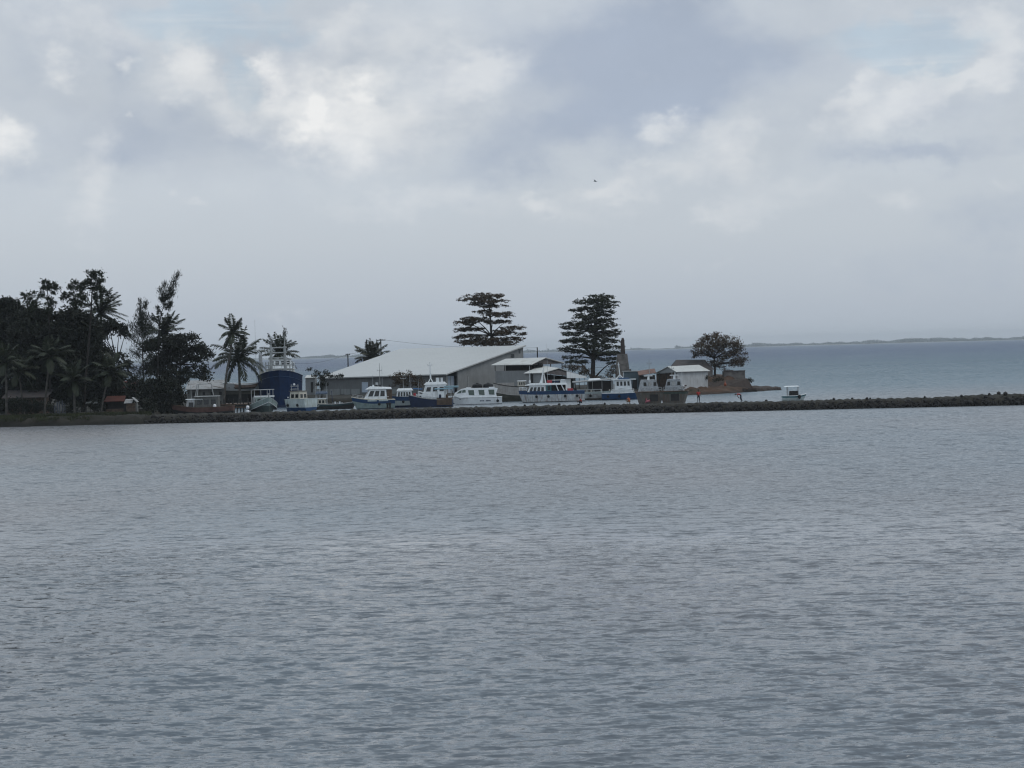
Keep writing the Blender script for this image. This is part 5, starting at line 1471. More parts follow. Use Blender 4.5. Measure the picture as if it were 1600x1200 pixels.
# dark low boat
Y = 376; s = S(Y)
r = boat("dark_boat", "low dark hulled boat with a small cream cabin and blue canopy", 522, Y, 0)
hull(r, 7.2, 2.4, .95, .8, 1.15, (mat("dark_teal_paint", (0.03, 0.055, 0.058), .6, .3, 2), DARK, DARK), rake=.7, stern=.85, band=.28, low=.1, gun=GREYST, deck_drop=.15)
cabin(r, -2.6, -1.3, 1.5, .8, 1.75, CREAM, 2, .05, .05, .06, (.25, .75), WHITE)
mb = MB(); slab(mb, [(-2.9, -.8, 2.6), (-1.0, -.8, 2.6), (-1.0, .8, 2.95), (-2.9, .8, 2.95)], .1); mb.build("canopy", mat("slate_blue_canopy", (0.035, 0.055, 0.09), .7, .2, 2), r)
for x in (-2.8, -1.1):
    for y in (-.75, .75): MB().tube([(x, y, .8), (x, y, 2.55)], .04, 5).build("post", GALV, r)
mast(r, -2.3, 0, 1.8, 5.4, .05, .025, GALV); mast(r, -1.2, .3, .9, 4.4, .04, .02, GALV, name="antenna"); mast(r, -3.0, .3, .9, 4.4, .04, .02, GALV, name="antenna")
MB().tube([(-.3, -.3, 3.0), (-.2, -.3, 1.0)], .05, 5).build("boat_hook", NAVY, r)
for i in range(5):
    mb = MB(); mb.box(-.2 + i * .36, .05 + i * .36, -1.0, -.8, .78, 1.1 + .12 * (i % 2)); mb.build("crate", WHITE if i % 2 else GREYST, r)
def lettering(parent, text, loc, size, mt, rot=(PI / 2, 0, 0)):
    cu = bpy.data.curves.new("lettering", 'FONT'); cu.body = text; cu.size = size; cu.extrude = .01; cu.align_x = 'CENTER'; cu.space_character = 1.4
    o = bpy.data.objects.new("lettering", cu); COL.objects.link(o)
    dg = bpy.context.evaluated_depsgraph_get(); me = bpy.data.meshes.new_from_object(o.evaluated_get(dg)); bpy.data.objects.remove(o)
    me.materials.clear(); me.materials.append(mt)
    o = bpy.data.objects.new("lettering", me); COL.objects.link(o); o.parent = parent; o.location = loc; o.rotation_euler = rot
    return o
lettering(r, "CAP", (-2.75, -1.075, .50), .42, WHITE)

# cabin cruiser, bow left
Y = 371; s = S(Y)
r = boat("cabin_cruiser", "white cabin cruiser with a dark blue band and pale green lower hull", 583, Y, LEFT + R(8))
hull(r, 6.9, 2.7, 1.4, 1.45, 1.95, (BLUE, GREENP, NAVY), rake=1.2, stern=.9, band=.62, low=.12, flare=.78, gun=CREAM, deck_drop=.08, deck=CREAM, full=.45, gr=.08)
cabin(r, -2.2, 1.5, 2.1, 1.4, 3.1, WHITE, 3, .95, .1, .16, (.36, .88), None, front=2, wgap=.25)
mb = MB(); mb.box(-3.05, -2.25, -.85, .85, 1.4, 3.0); mb.build("aft_cockpit", BROWN, r)
mb = MB(); mb.hexa([(-3.0, -1.05, 3.153), (1.1, -1.05, 3.153), (1.1, 1.05, 3.153), (-3.0, 1.05, 3.153)], [(-2.9, -.85, 3.42), (.3, -.85, 3.62), (.3, .85, 3.62), (-2.9, .85, 3.42)]); mb.build("roof", WHITE, r)
for x in (-1.2, -.6, -.1): 
    mb = MB(); mb.box(x - .15, x + .12, -.3, .2, 3.5, 3.85); mb.build("deck_box", BLACK if x < -.5 else WHITE, r)
mast(r, -1.2, 0, 3.5, 7.3, .06, .03, GREYST, ((6.1, .38, 'x'),)); mast(r, -1.6, .2, 3.5, 6.9, .025, .015, GALV, name="antenna"); mast(r, -.1, .6, 2.0, 5.4, .03, .02, GALV, name="antenna")
MB().lathe([(.10, -.03), (.24, 0), (.10, .03)], 12, (-2.3, -1.15, 1.9)).build("lifebuoy", WHITE, r)
for k, x in enumerate((.2, -1.6)):
    mb = MB(); mb.box(x - .75, x + .75, -1.352 if k else -1.345, -1.30, 1.25 - .03, 1.48 - .03)
    mb.build("name_panel", PALE, r)
rail(r, [(1.6, -.85, 1.6), (2.4, -.6, 1.75), (3.2, -.15, 1.95), (3.2, .15, 1.95), (2.4, .6, 1.75), (1.6, .85, 1.6)], .5)

# blue and pale hulled boat
Y = 375; s = S(Y)
r = boat("blue_topped_boat", "small boat with a blue top strake and a white cabin of narrow windows", 632, Y, LEFT + R(4))
hull(r, 5.4, 2.4, 1.75, 1.7, 1.95, (BLUE, PALE, NAVY), rake=.75, stern=.9, band=.62, low=.35, flare=.8, gun=NAVY, deck_drop=.1, full=.5)
cabin(r, -1.3, 1.3, 1.9, 1.7, 2.75, WHITE, 5, .15, .1, .08, (.12, .78), None, front=3, wgap=.4)
mb = MB(); mb.box(-1.5, 1.2, -1.0, 1.0, 2.752, 3.1, 0, (.25, .2)); mb.build("roof", WHITE, r)
MB().tube([(-1.5, -.4, 3.0), (-3.0, -.4, 2.9)], .09, 6).build("rolled_awning", MIDBLUE, r)
mast(r, -1.0, 0, 3.0, 5.2, .04, .02, GALV); mast(r, .1, 0, 3.0, 4.9, .04, .02, GALV, ((4.7, .45, 'x'),))
mb = MB(); mb.box(-1.9, -1.5, -.9, -.4, 1.65, 2.3); mb.build("fish_box", RED, r)

# dark navy workboat with rails
Y = 373; s = S(Y)
r = boat("work_boat", "dark navy work boat with a low brown stern and white railings", 673, Y - 1.2, LEFT - R(3))
hull(r, 7.2, 2.5, 1.25, 1.25, 2.1, (NAVY, NAVY, DARK), rake=.6, stern=.95, band=.4, low=.1, flare=.85, gun=GREYST, deck_drop=.1, full=.35)
mb = MB(); mb.box(-3.55, -1.1, -1.27, 1.27, .35, 1.45); mb.build("aft_bulwark", BROWN, r)
rail(r, [(-.2, -1.1, 1.35), (.5, -1.1, 1.4), (1.2, -1.05, 1.55), (1.9, -.85, 1.75)], .85, WHITE, .04)
rail(r, [(-.2, 1.1, 1.35), (.5, 1.1, 1.4), (1.2, 1.05, 1.55), (1.9, .85, 1.75)], .85, WHITE, .04)
for x in (-3.4, -2.4, -1.0):
    for y in (-1.1, 1.1): MB().tube([(x, y, 1.4), (x, y, 2.85)], .045, 5).build("post", GREYST, r)
mb = MB(); slab(mb, [(-3.6, -1.25, 2.95), (-.7, -1.25, 2.95), (-.7, 1.25, 3.0), (-3.6, 1.25, 3.0)], .12); mb.build("canopy", mat("teal_canopy", (0.10, 0.21, 0.27), .6, .15, 1), r)
for x in (-2.7, -1.6): MB().lathe([(.2, 0), (.22, .4), (.16, .62)], 10, (x, -.5, 1.4)).build("drum", NAVY if x > -2 else BROWN, r)
mast(r, 1.9, 0, 2.0, 4.6, .035, .02, GALV, name="antenna")

# white boat behind with tripod mast
Y = 392; s = S(Y)
r = boat("tripod_mast_boat", "white boat with a tall tapered mast behind the navy work boat", 684, Y, LEFT)
hull(r, 7.4, 2.6, 1.3, 1.25, 1.7, (WHITE, WHITE, BLUE), rake=.9, stern=.9, band=.4, low=.2, gun=WHITE, deck_drop=.1)
cabin(r, -1.6, 2.6, 2.1, 1.3, 3.35, WHITE, 3, .6, .1, .15, (.45, .8), None)
mb = MB(); mb.box(-1.7, 2.3, -1.0, 1.0, 3.352, 3.8, 0, (.45, .2)); mb.build("roof", WHITE, r)
mb = MB(); mb.tube([(1.1, 0, 4.3), (1.15, 0, 7.2)], [.14, .06], 8)
for a, b in ((.75, -.3), (1.5, -.3), (.75, .3), (1.5, .3)): mb.tube([(a, b, 3.75), (1.1, 0, 4.5)], [.08, .06], 6)
mb.tube([(.8, 0, 6.6), (1.5, 0, 6.6)], .04, 5); mb.tube([(.8, 0, 6.6), (.8, 0, 6.9)], .05, 5); mb.tube([(1.5, 0, 6.6), (1.5, 0, 6.9)], .05, 5); mb.tube([(1.1, 0, 5.2), (.7, 0, 5.3)], .04, 5)
mb.build("mast", WHITE, r)
mb = MB(); slab(mb, [(-3.6, -1.1, 3.0), (-1.2, -1.1, 3.05), (-1.2, 1.1, 3.1), (-3.6, 1.1, 3.05)], .22); mb.build("canopy", mat("pale_teal_canopy", (0.20, 0.32, 0.37), .6, .15, 1), r)
for x, w_ in ((-.6, .35), (-.1, .5)):
    mb = MB(); mb.box(x - w_, x + w_ * .6, -.5, .4, 3.7, 4.5); mb.build("roof_box", WHITE, r)
for x in (-3.4, -2.3): MB().tube([(x, -1, 1.3), (x, -1, 2.9)], .04, 5).build("post", GALV, r)

# white passenger boat
Y = 383; s = S(Y)
r = boat("passenger_boat", "white passenger boat with three big square side windows", 745, Y, LEFT)
hull(r, 8.4, 2.7, 1.15, 1.2, 1.35, (WHITE, WHITE, WHITE), rake=.9, stern=.95, band=.25, low=.12, flare=.9, gun=WHITE, deck_drop=.02, deck=WHITE, full=.6)
c = MB()
side = [(-3.35, 1.1), (2.7, 1.15), (3.75, 1.55), (3.6, 2.0), (2.55, 2.6), (1.9, 2.72), (-3.1, 2.68), (-3.55, 2.55), (-3.25, 1.75)]
c.hexa([(x, -1.22 + .16 * (z - 1.1), z) for x, z in side], [(x, 1.22 - .16 * (z - 1.1), z) for x, z in side])
c = c.build("cabin", WHITE, r)
GREENGL = mat("greenish_glass", (0.05, 0.075, 0.06), 0.15, .2, 2, spec=.5)
for (x0, x1) in ((.35, 1.25), (-1.35, -.45), (-3.0, -2.1)):
    for sg in (-1, 1):
        q = [Vector((x, sg * (1.22 - .16 * (z - 1.1)), z)) for x, z in ((x0, 1.55), (x1, 1.62), (x1 + .12, 2.42), (x0 + .05, 2.4))]
        nn = Vector((0, sg, .1)); MB().hexa([p - nn * .05 for p in q], [p + nn * .025 for p in q]).build("window", GREENGL, c)
for (pts4) in ([(1.75, 2.05), (2.4, 2.0), (2.3, 2.45), (1.8, 2.5)], [(2.5, 1.95), (3.3, 1.9), (2.75, 2.35), (2.42, 2.42)]):
    for sg in (-1, 1):
        q = [Vector((x, sg * (1.22 - .16 * (z - 1.1)), z)) for x, z in pts4]
        nn = Vector((0, sg, .1)); MB().hexa([p - nn * .05 for p in q], [p + nn * .025 for p in q]).build("window", GREENGL, c)
for x0, x1 in ((.9, 1.7), (-3.0, -2.1)):
    mb = MB(); mb.box(x0, x1, -.7, .7, 2.69, 2.84); mb.build("roof_hatch", WHITE, c)
mb = MB(); mb.box(2.65, 2.85, -1.30, -1.22, .88, 1.0); mb.build("vent", BLACK, r)
mb = MB(); mb.box(-4.0, 3.9, -1.325, -1.27, 1.08, 1.12); mb.build("rubbing_strake", GALV, r)
rr = random.Random(6)
mb = MB(); x = -.55
for i in range(9):
    wd = rr.uniform(.10, .18)
    if i != 4:
        y = 1.288; mb.box(x - wd, x, 1.26, y, .52, .70 + rr.choice((0, .05))); mb.box(x - wd, x, -y - .0, -1.22, .52, .70)
    x -= wd + .05
mb.build("lettering", NAVY, r)
mast(r, 3.95, -.9, .2, 2.3, .04, .04, BLACK, name="fender_pole")

# grey hull behind
Y = 399; s = S(Y)
r = boat("grey_boat", "tall grey beige hull with a dark bottom behind the white passenger boat", 815, Y, 0 + R(4))
hull(r, 9.5, 3.2, 3.2, 2.5, 2.7, (GREYHULL, OLIVE, OLIVE), rake=.9, stern=.95, band=1.45, low=.7, gun=DARK, deck_drop=.2, gr=.08, gband=GREYHULL)
mb = MB(); mb.box(-4.74, -1.3, -1.50, -1.40, 2.6, 3.28); mb.build("bulwark", GREYHULL, r)
# cream wheelhouse of the same boat
cabin(r, -.6, .75, 1.8, 2.3, 3.45, CREAM, 3, .1, .05, .06, (.45, .85), WHITE, front=2, wgap=.4)

# white and blue fishing boat
Y = 387; s = S(Y)
r = boat("fishing_boat", "long white fishing boat with a bright blue sheer strake and white cabin", 862, Y, LEFT + R(2))
hull(r, 11.0, 3.1, 1.75, 1.8, 1.95, (BLUE, RUSTW, DARK), rake=.9, stern=.9, band=.52, low=.12, flare=.88, gun=BLUE, deck_drop=.1, full=.6)
cabin(r, 1.0, 4.1, 2.2, 1.75, 2.85, WHITE, 4, .5, .1, .1, (.12, .72), None, front=3, wgap=.3)
mb = MB(); mb.hexa([(-2.6, -1.2, 2.86), (4.4, -1.2, 2.86), (4.4, 1.2, 2.86), (-2.6, 1.2, 2.86)], [(-2.5, -1.1, 3.12), (3.4, -1.1, 3.2), (3.4, 1.1, 3.2), (-2.5, 1.1, 3.12)]); mb.build("roof", WHITE, r)
mb = MB(); mb.box(.05, .95, -1.12, -1.04, 1.6, 2.85); d_ = mb.build("door", TEAL, r)
mb = MB(); mb.box(.25, .7, -1.15, -1.123, 2.0, 2.7); mb.build("pane", GLASS, d_)
for a, b in ((-.95, -.6), (-1.95, -1.5)): MB().tube([(a - .2, -1.1, 1.75), (b + .2 - .35, -1.1, 2.86)], .09, 6).build("post", WHITE, r)
mb = MB(); mb.box(-2.4, .0, -.2, .9, 1.75, 2.84); mb.build("aft_shade_block", SHADE, r)  # dark block standing in for the shade under the open aft roof
rail(r, [(.5, -1.0, 3.15), (-.5, -1.0, 3.15), (-1.5, -1.0, 3.15), (-2.3, -1.0, 3.15)], .5, WHITE, .05, (1.0,))
mb = MB(); mb.box(-.1, .75, -1.06, -.98, 3.2, 3.68); mb.build("red_board", RED, r)
mb = MB(); mb.box(-1.25, -.15, -1.05, -.99, 3.25, 3.5); mb.build("sign_board", NAVY, r)
mb = MB(); mb.box(-2.3, -1.6, -.9, -.3, 3.15, 3.75); mb.build("locker", WHITE, r)
mb = MB(); mb.tube([(1.7, -.3, 3.15), (1.2, -.3, 5.8)], [.22, .05], 7); mb.tube([(.9, .3, 3.15), (1.2, -.3, 5.0)], [.12, .06], 6); mb.tube([(1.9, .4, 3.15), (1.3, -.3, 4.7)], [.10, .06], 6); mb.build("mast", WHITE, r)
mast(r, 3.6, 0, 3.15, 6.2, .04, .02, WHITE); MB().lathe([(.08, 0), (.16, .08), (.16, .3), (.05, .42)], 9, (3.6, 0, 3.3)).build("lamp", WHITE, r)
mast(r, .55, .6, 3.1, 9.8, .03, .015, GALV, name="antenna")
rail(r, [(4.2, -.75, 1.95), (4.8, -.45, 2.0), (5.4, -.05, 2.02), (4.8, .45, 2.0), (4.2, .75, 1.95)], .55, WHITE, .04)
MB().lathe([(.22, 0), (.25, .35), (.2, .55)], 10, (-4.0, -.8, 1.75)).build("drum", BLACK, r)
mb = MB(); mb.box(-3.6, -2.7, -.9, .1, 1.7, 2.2); mb.build("fish_box", RED, r)

# rusty long boat with awning
Y = 394; s = S(Y)
r = boat("awning_boat", "long rust streaked white boat under a sloping flat awning", 928, Y, 0)
hull(r, 8.6, 2.7, 1.35, 1.3, 1.5, (PALE, mat("heavily_rusted_white", (0.40, 0.41, 0.41), .7, .2, 1.5, dirt=(0.11, 0.065, 0.05), dirt_amt=.95, dirt_scale=.9), BROWN), rake=.5, stern=.95, band=.25, low=.3, gun=PALE, deck_drop=.1, gr=.07)
mb = MB(); slab(mb, [(-3.6, -1.4, 3.10), (4.1, -1.4, 3.55), (4.1, 1.4, 3.7), (-3.6, 1.4, 3.25)], .13); mb.build("awning", WALLL, r)
for x in (-3.3, -1.0, -.2, 1.4, 3.0):
    for y in (-1.2, 1.2): MB().tube([(x, y, 1.2), (x, y, 3.05 + (x + 3.6) * .058)], .05, 5).build("post", GREYST, r)
mb = MB(); mb.box(-.9, 3.4, -.2, .9, 1.2, 3.2); mb.build("engine_house", SHADE, r)
for x in (-.55, 1.15, 2.6):
    mb = MB(); mb.box(x, x + .22, -.32, -.2, 1.2, 1.75); mb.build("crate", CREAM, r)
mb = MB(); mb.hexa([(-.9, -.7, 3.32), (1.3, -.7, 3.44), (1.3, .7, 3.5), (-.9, .7, 3.4)], [(-.7, -.5, 3.62), (1.1, -.5, 3.66), (1.1, .5, 3.7), (-.7, .5, 3.66)]); mb.build("upturned_skiff", WHITE, r)
rail(r, [(-3.6, -1.25, 1.4), (-2.4, -1.3, 1.38), (-1.2, -1.3, 1.36), (0, -1.3, 1.38), (1.3, -1.25, 1.4)], .4, WHITE, .03, (1.0,))

# blue boat with white wheelhouse
Y = 391; s = S(Y)
r = boat("wheelhouse_boat", "blue hulled boat with a tall white wheelhouse and slim white mast", 970, Y - 1, 0)
hull(r, 6.4, 2.5, 1.15, 1.1, 1.25, (BLUE, BLUE, NAVY), rake=.4, stern=.92, band=.3, low=.15, gun=WHITE, deck_drop=.05, deck=WHITE)
mb = MB(); mb.box(-1.7, 2.1, -1.0, 1.0, 1.12, 1.55, 0, (.12, .1)); mb.build("coaming", WHITE, r)
cabin(r, -1.0, 1.9, 1.9, 1.55, 3.35, WHITE, 4, .15, .05, .06, (.45, .85), None, front=3, wgap=.42)
mb = MB(); mb.box(-1.5, 2.6, -1.15, 1.15, 3.353, 3.48); mb.build("roof", WHITE, r)
mb = MB(); mb.box(-.4, 1.6, -.7, .7, 3.483, 3.7, 0, (.2, .1)); mb.build("roof_cover", BLUE, r)
mb = MB(); mb.tube([(.0, 0, 3.45), (-.25, 0, 6.3)], [.12, .05], 7); mb.tube([(-.7, 0, 3.45), (-.1, 0, 4.2)], [.14, .08], 6); mb.tube([(.6, 0, 3.45), (-.05, 0, 4.2)], [.14, .08], 6); mb.tube([(-.5, 0, 5.9), (.0, 0, 5.9)], .035, 5); mb.build("mast", WHITE, r)
mast(r, .55, .4, 3.45, 4.6, .04, .03, WHITE, name="antenna")
MB().lathe([(.11, -.04), (.30, 0), (.11, .04)], 12, (.1, -.99, 2.0)).build("lifebuoy", WHITE, r)
rail(r, [(-1.5, -1.1, 1.2), (-.8, -1.15, 1.2), (0, -1.18, 1.2), (.8, -1.15, 1.2), (1.6, -1.1, 1.2), (2.2, -.9, 1.22)], .55, WHITE, .045)
for x in (-1.3, -1.0): MB().tube([(x, -1.0, 1.5), (x, -1.0, 3.4)], .05, 5).build("post", WHITE, r)

# two rusty landing boats, sterns to us, behind the breakwater
RW = "grey white superstructure boats by the breakwater"
RWP = mat("grubby_white_paint", (0.30, 0.32, 0.34), .6, .25, 2, dirt=(0.14, 0.13, 0.13), dirt_amt=.6, dirt_scale=2.5)
for i, (px, lab) in enumerate(((1013, "rusty boat with a stained white deckhouse seen stern on, nearer the blue wheelhouse boat"), (1055, "rusty green edged boat with a stained white deckhouse, nearer the red shirted man"))):
    Y = 333
    r = boat("rusty_boat", lab, px, Y + 4.2, PI / 2 + (R(4) if i == 0 else R(-8)), "boat", RW)
    hull(r, 8.5, 3.7 if i == 0 else 4.1, 2.25, 2.15, 2.4, (RUSTY if i == 0 else mat('dark_green_rail', (0.04, 0.055, 0.045), .7, .3, 2), RUSTY, DARK), rake=.6, stern=.98, band=.35, low=.4, flare=.70, gun=BROWN, deck_drop=.25, gr=.08)
    mb = MB(); mb.hexa([(-2.6, -1.45, 2.0), (.8, -1.45, 2.0), (.8, 1.45, 2.0), (-2.6, 1.45, 2.0)], [(-2.2, -.95, 4.0), (.6, -.95, 4.0), (.6, .95, 4.0), (-2.2, .95, 4.0)])
    cb = mb.build("deckhouse", RWP, r)
    for y in (-.75, .0, .7):
        mb = MB(); q = [Vector((-2.6 + .4 * v, y + a * .26 * (1 - .3 * v), 2.0 + 2.0 * v)) for a, v in ((-1, .55), (1, .55), (1, .82), (-1, .82))]
        nn = Vector((-1, 0, .2)).normalized(); mb.hexa([p - nn * .05 for p in q], [p + nn * .03 for p in q]); mb.build("window", SHADE if y else GREYST, cb)
    mb = MB(); mb.tube([(-.8, 0, 4.0), (-.8, 0, 4.5)], [.18, .12], 8); mb.box(-.95, -.65, -.62, .62, 4.5, 4.62); mb.build("radar", WHITE, r)
    rail(r, [(-3.9, -1.5, 2.2), (-3.9, -.7, 2.2), (-3.9, .2, 2.2), (-3.9, 1.4, 2.2)], .7, RWP, .04)
    mast(r, -.2, -.25 if i == 0 else .35, 4.0, 7.0 if i == 0 else 5.9, .05, .025, GREYST, ((6.3 if i == 0 else 5.5, .3, 'y'),))
    mast(r, -.9, -1.15, 2.2, 5.0, .04, .02, WHITE, name="antenna")
    mb = MB(); mb.box(-4.32, -4.2, -.9, .3, .9, 1.9); mb.build("stern_hatch", SHADE, r)
    if i == 0:
        mb = MB(); mb.tube([(-4.35, .3, 1.0), (-4.4, .9, .9), (-4.35, .8, 1.35)], [.18, .22, .12], 7); mb.build("pink_tarp", mat("faded_pink_cloth", (0.30, 0.10, 0.12), .8, .25, 3), r)
    MB().lathe([(.11, -.06), (.27, 0), (.11, .06)], 12, (-2.9, -1.0, 2.5)).build("tyre_fender", BLACK, r)

def tyres(name, xs, y, z):
    r = bpy.data.objects[name]
    for x in xs:
        MB().tube([(x, y + .02, z), (x, y - .13, z)], [.24, .22], 10).build("tyre_fender", BLACK, r)
        MB().tube([(x, y - .03, z + .2), (x, y + .02, z + .75)], .02, 4).build("fender_rope", BROWN, r)


tyres("fishing_boat", (-4.2, -2.2, .6, 2.6), -1.50, .95)
tyres("cabin_cruiser", (-2.6, -.9), -1.28, .75); tyres("blue_topped_boat", (-1.6, .2), -1.12, .95)
tyres("wheelhouse_boat", (-2.2, -.3), -1.22, .6); tyres("passenger_boat", (-3.5,), -1.30, .55)
tyres("awning_boat", (-2.8, -.6, 1.6), -1.30, .7); tyres("square_stern_boat", (-1.2, .8), 1.5, 1.3)


def mirror(o):
    """reflect a finished boat about its keel"""
    for c in o.children:
        for v in c.data.vertices: v.co.y = -v.co.y
        c.data.flip_normals(); mirror(c)


for nm in ("gantry_boat", "cabin_cruiser", "blue_topped_boat", "work_boat", "tripod_mast_boat", "passenger_boat", "fishing_boat"):
    mirror(bpy.data.objects[nm])

# small open boat with a canopy, right
Y = 352
r = boat("canopy_skiff", "small green and white skiff with a flat white canopy alone behind the breakwater", 1241, Y, 0)
hull(r, 3.7, 1.5, .75, .72, .98, (TEAL, PALE, PALE), rake=.6, stern=.85, band=.25, low=.15, gun=WHITE, deck_drop=.15, deck=BROWN, gr=.05)
mb = MB(); mb.hexa([(-1.5, -.8, 2.15), (.75, -.8, 2.15), (.75, .8, 2.15), (-1.5, .8, 2.15)], [(-1.3, -.6, 2.27), (.6, -.6, 2.27), (.6, .6, 2.27), (-1.3, .6, 2.27)]); mb.build("canopy", WHITE, r)
for x in (-1.0, .6):
    for y in (-.6, .6): MB().tube([(x, y, .7), (x, y, 2.16)], .04, 5).build("post", BROWN if x < 0 else GALV, r)
mb = MB(); mb.box(-.75, .62, -.3, .35, .7, 1.5, 0, (.05, .03)); mb.build("console", DARK, r)
MB().lathe([(.12, -.35), (.22, -.1), (.24, .12), (.12, .28)], 10, (.72, -.82, .62)).build("outboard", BLACK, r)
mb = MB(); mb.box(-2.2, -1.85, -.25, .25, .2, .32); mb.build("swim_step", WHITE, r)

# ------------------------------------------------------------------ people
def person(label, loc, rz, joints, seg_mats, scale=1.0, hair=True, head_dir=(0, -1, 0)):
    """joints: name -> (x, y, z, radius); one continuous skinned body"""
    r = thing("person", label, "person", loc, rz)
    names = list(joints); idx = {n: i for i, n in enumerate(names)}
    edges = [("pelvis", "waist"), ("waist", "chest"), ("chest", "neck"), ("neck", "chin"), ("chin", "head"), ("head", "crown"),
             ("chest", "lsh"), ("lsh", "lel"), ("lel", "lwr"), ("lwr", "lha"), ("chest", "rsh"), ("rsh", "rel"), ("rel", "rwr"), ("rwr", "rha"),
             ("pelvis", "lhip"), ("lhip", "lkn"), ("lkn", "lan"), ("lan", "lto"), ("pelvis", "rhip"), ("rhip", "rkn"), ("rkn", "ran"), ("ran", "rto")]
    me = bpy.data.meshes.new("body"); me.from_pydata([joints[n][:3] for n in names], [(idx[a], idx[b]) for a, b in edges], [])
    o = bpy.data.objects.new("body", me); COL.objects.link(o)
    md = o.modifiers.new("skin", 'SKIN'); md.use_smooth_shade = True
    sv = me.skin_vertices[0].data
    for n in names:
        sv[idx[n]].radius = (joints[n][3],) * 2
        sv[idx[n]].use_root = n == "pelvis"
    sb = o.modifiers.new("sub", 'SUBSURF'); sb.levels = 1; sb.render_levels = 1
    dg = bpy.context.evaluated_depsgraph_get()
    bm_ = bpy.data.meshes.new_from_object(o.evaluated_get(dg)); bpy.data.objects.remove(o)
    bm_.materials.clear()
    order = ["skin", "shirt", "pants", "shoe"]
    for k in order: bm_.materials.append(seg_mats[k])
    zone = {}
    for n in names:
        zone[n] = 0
        if n in ("waist", "chest", "lsh", "rsh"): zone[n] = 1
        if n in ("pelvis", "lhip", "rhip", "lkn", "rkn"): zone[n] = 2
        if n in ("lan", "ran"): zone[n] = 2
        if n in ("lto", "rto"): zone[n] = 3
    pts = [(Vector(joints[a][:3]), Vector(joints[b][:3]), zone[a], zone[b], a, b) for a, b in edges]
    mi = []
    for f in bm_.polygons:
        best = None
        for a, b, za, zb, na, nb in pts:
            ab = b - a; t = max(0, min(1, (f.center - a).dot(ab) / (ab.length_squared + 1e-9)))
            d = (f.center - (a + ab * t)).length
            if best is None or d < best[0]:
                z_ = za if t < .55 else zb
                if na == "lsh" or na == "rsh": z_ = 1 if t < .75 else 0
                if na == "chest" and nb == "neck": z_ = 1 if t < .6 else 0
                best = (d, z_)
        mi.append(best[1])
    bm_.polygons.foreach_set("material_index", mi); bm_.polygons.foreach_set("use_smooth", [True] * len(mi))
    b = bpy.data.objects.new("body", bm_); COL.objects.link(b); b.parent = r
    h = Vector(joints["head"][:3]); c_ = Vector(joints["crown"][:3]); up = (c_ - Vector(joints["chin"][:3])).normalized()
    bmh = bmesh.new(); bmesh.ops.create_uvsphere(bmh, u_segments=14, v_segments=10, radius=.115)
    hd_ = Vector(head_dir)
    bmesh.ops.delete(bmh, geom=[v for v in bmh.verts if v.co.z < -.02 and v.co.y < .03], context='VERTS')
    mh = bpy.data.meshes.new("hair"); bmh.to_mesh(mh); bmh.free(); mh.materials.append(HAIR)
    ho = bpy.data.objects.new("hair", mh); COL.objects.link(ho); ho.parent = r; ho.location = h + up * .045
    # face: nose and ears as small pieces of the body skin
    fw = (hd_ - up * hd_.dot(up)).normalized(); sd_ = up.cross(fw)
    mb = MB(); mb.tube([h + fw * .085 + up * .02, h + fw * .125 - up * .025], [.012, .020], 6)
    for sg in (-1, 1): mb.tube([h + sd_ * sg * .095 + up * .03, h + sd_ * sg * .105 - up * .03], [.02, .016], 6)
    mb.build("nose_and_ears", SKIN, r)
    mb = MB()
    for sg in (-1, 1): mb.tube([h + fw * .098 + sd_ * sg * .035 + up * .022, h + fw * .106 + sd_ * sg * .035 + up * .022], [.016, .012], 6)
    mb.tube([h + fw * .098 - up * .055 - sd_ * .03, h + fw * .100 - up * .055 + sd_ * .03], .008, 5)
    mb.build("face", HAIR, r)
    # hands: palm with five fingers
    for s_, sg in (("l", -1), ("r", 1)):
        wv = Vector(joints[s_ + "ha"][:3]); d = (wv - Vector(joints[s_ + "wr"][:3])).normalized()
        sdv = d.cross(Vector((0, 1, 0.2))).normalized(); nv = d.cross(sdv).normalized()
        mb = MB()
        for k, ln in enumerate((.062, .075, .08, .068)):
            p0 = wv + sdv * (.018 * (k - 1.5)) + d * .01
            mb.tube([p0, p0 + d * ln * .55 + nv * .006, p0 + d * ln + nv * .024], [.0095, .009, .007], 6)
        mb.tube([wv - d * .03 - sdv * .03, wv - d * .0 - sdv * .052, wv + d * .03 - sdv * .056], [.012, .011, .008], 6)
        mb.build("fingers", SKIN, b)
    return r


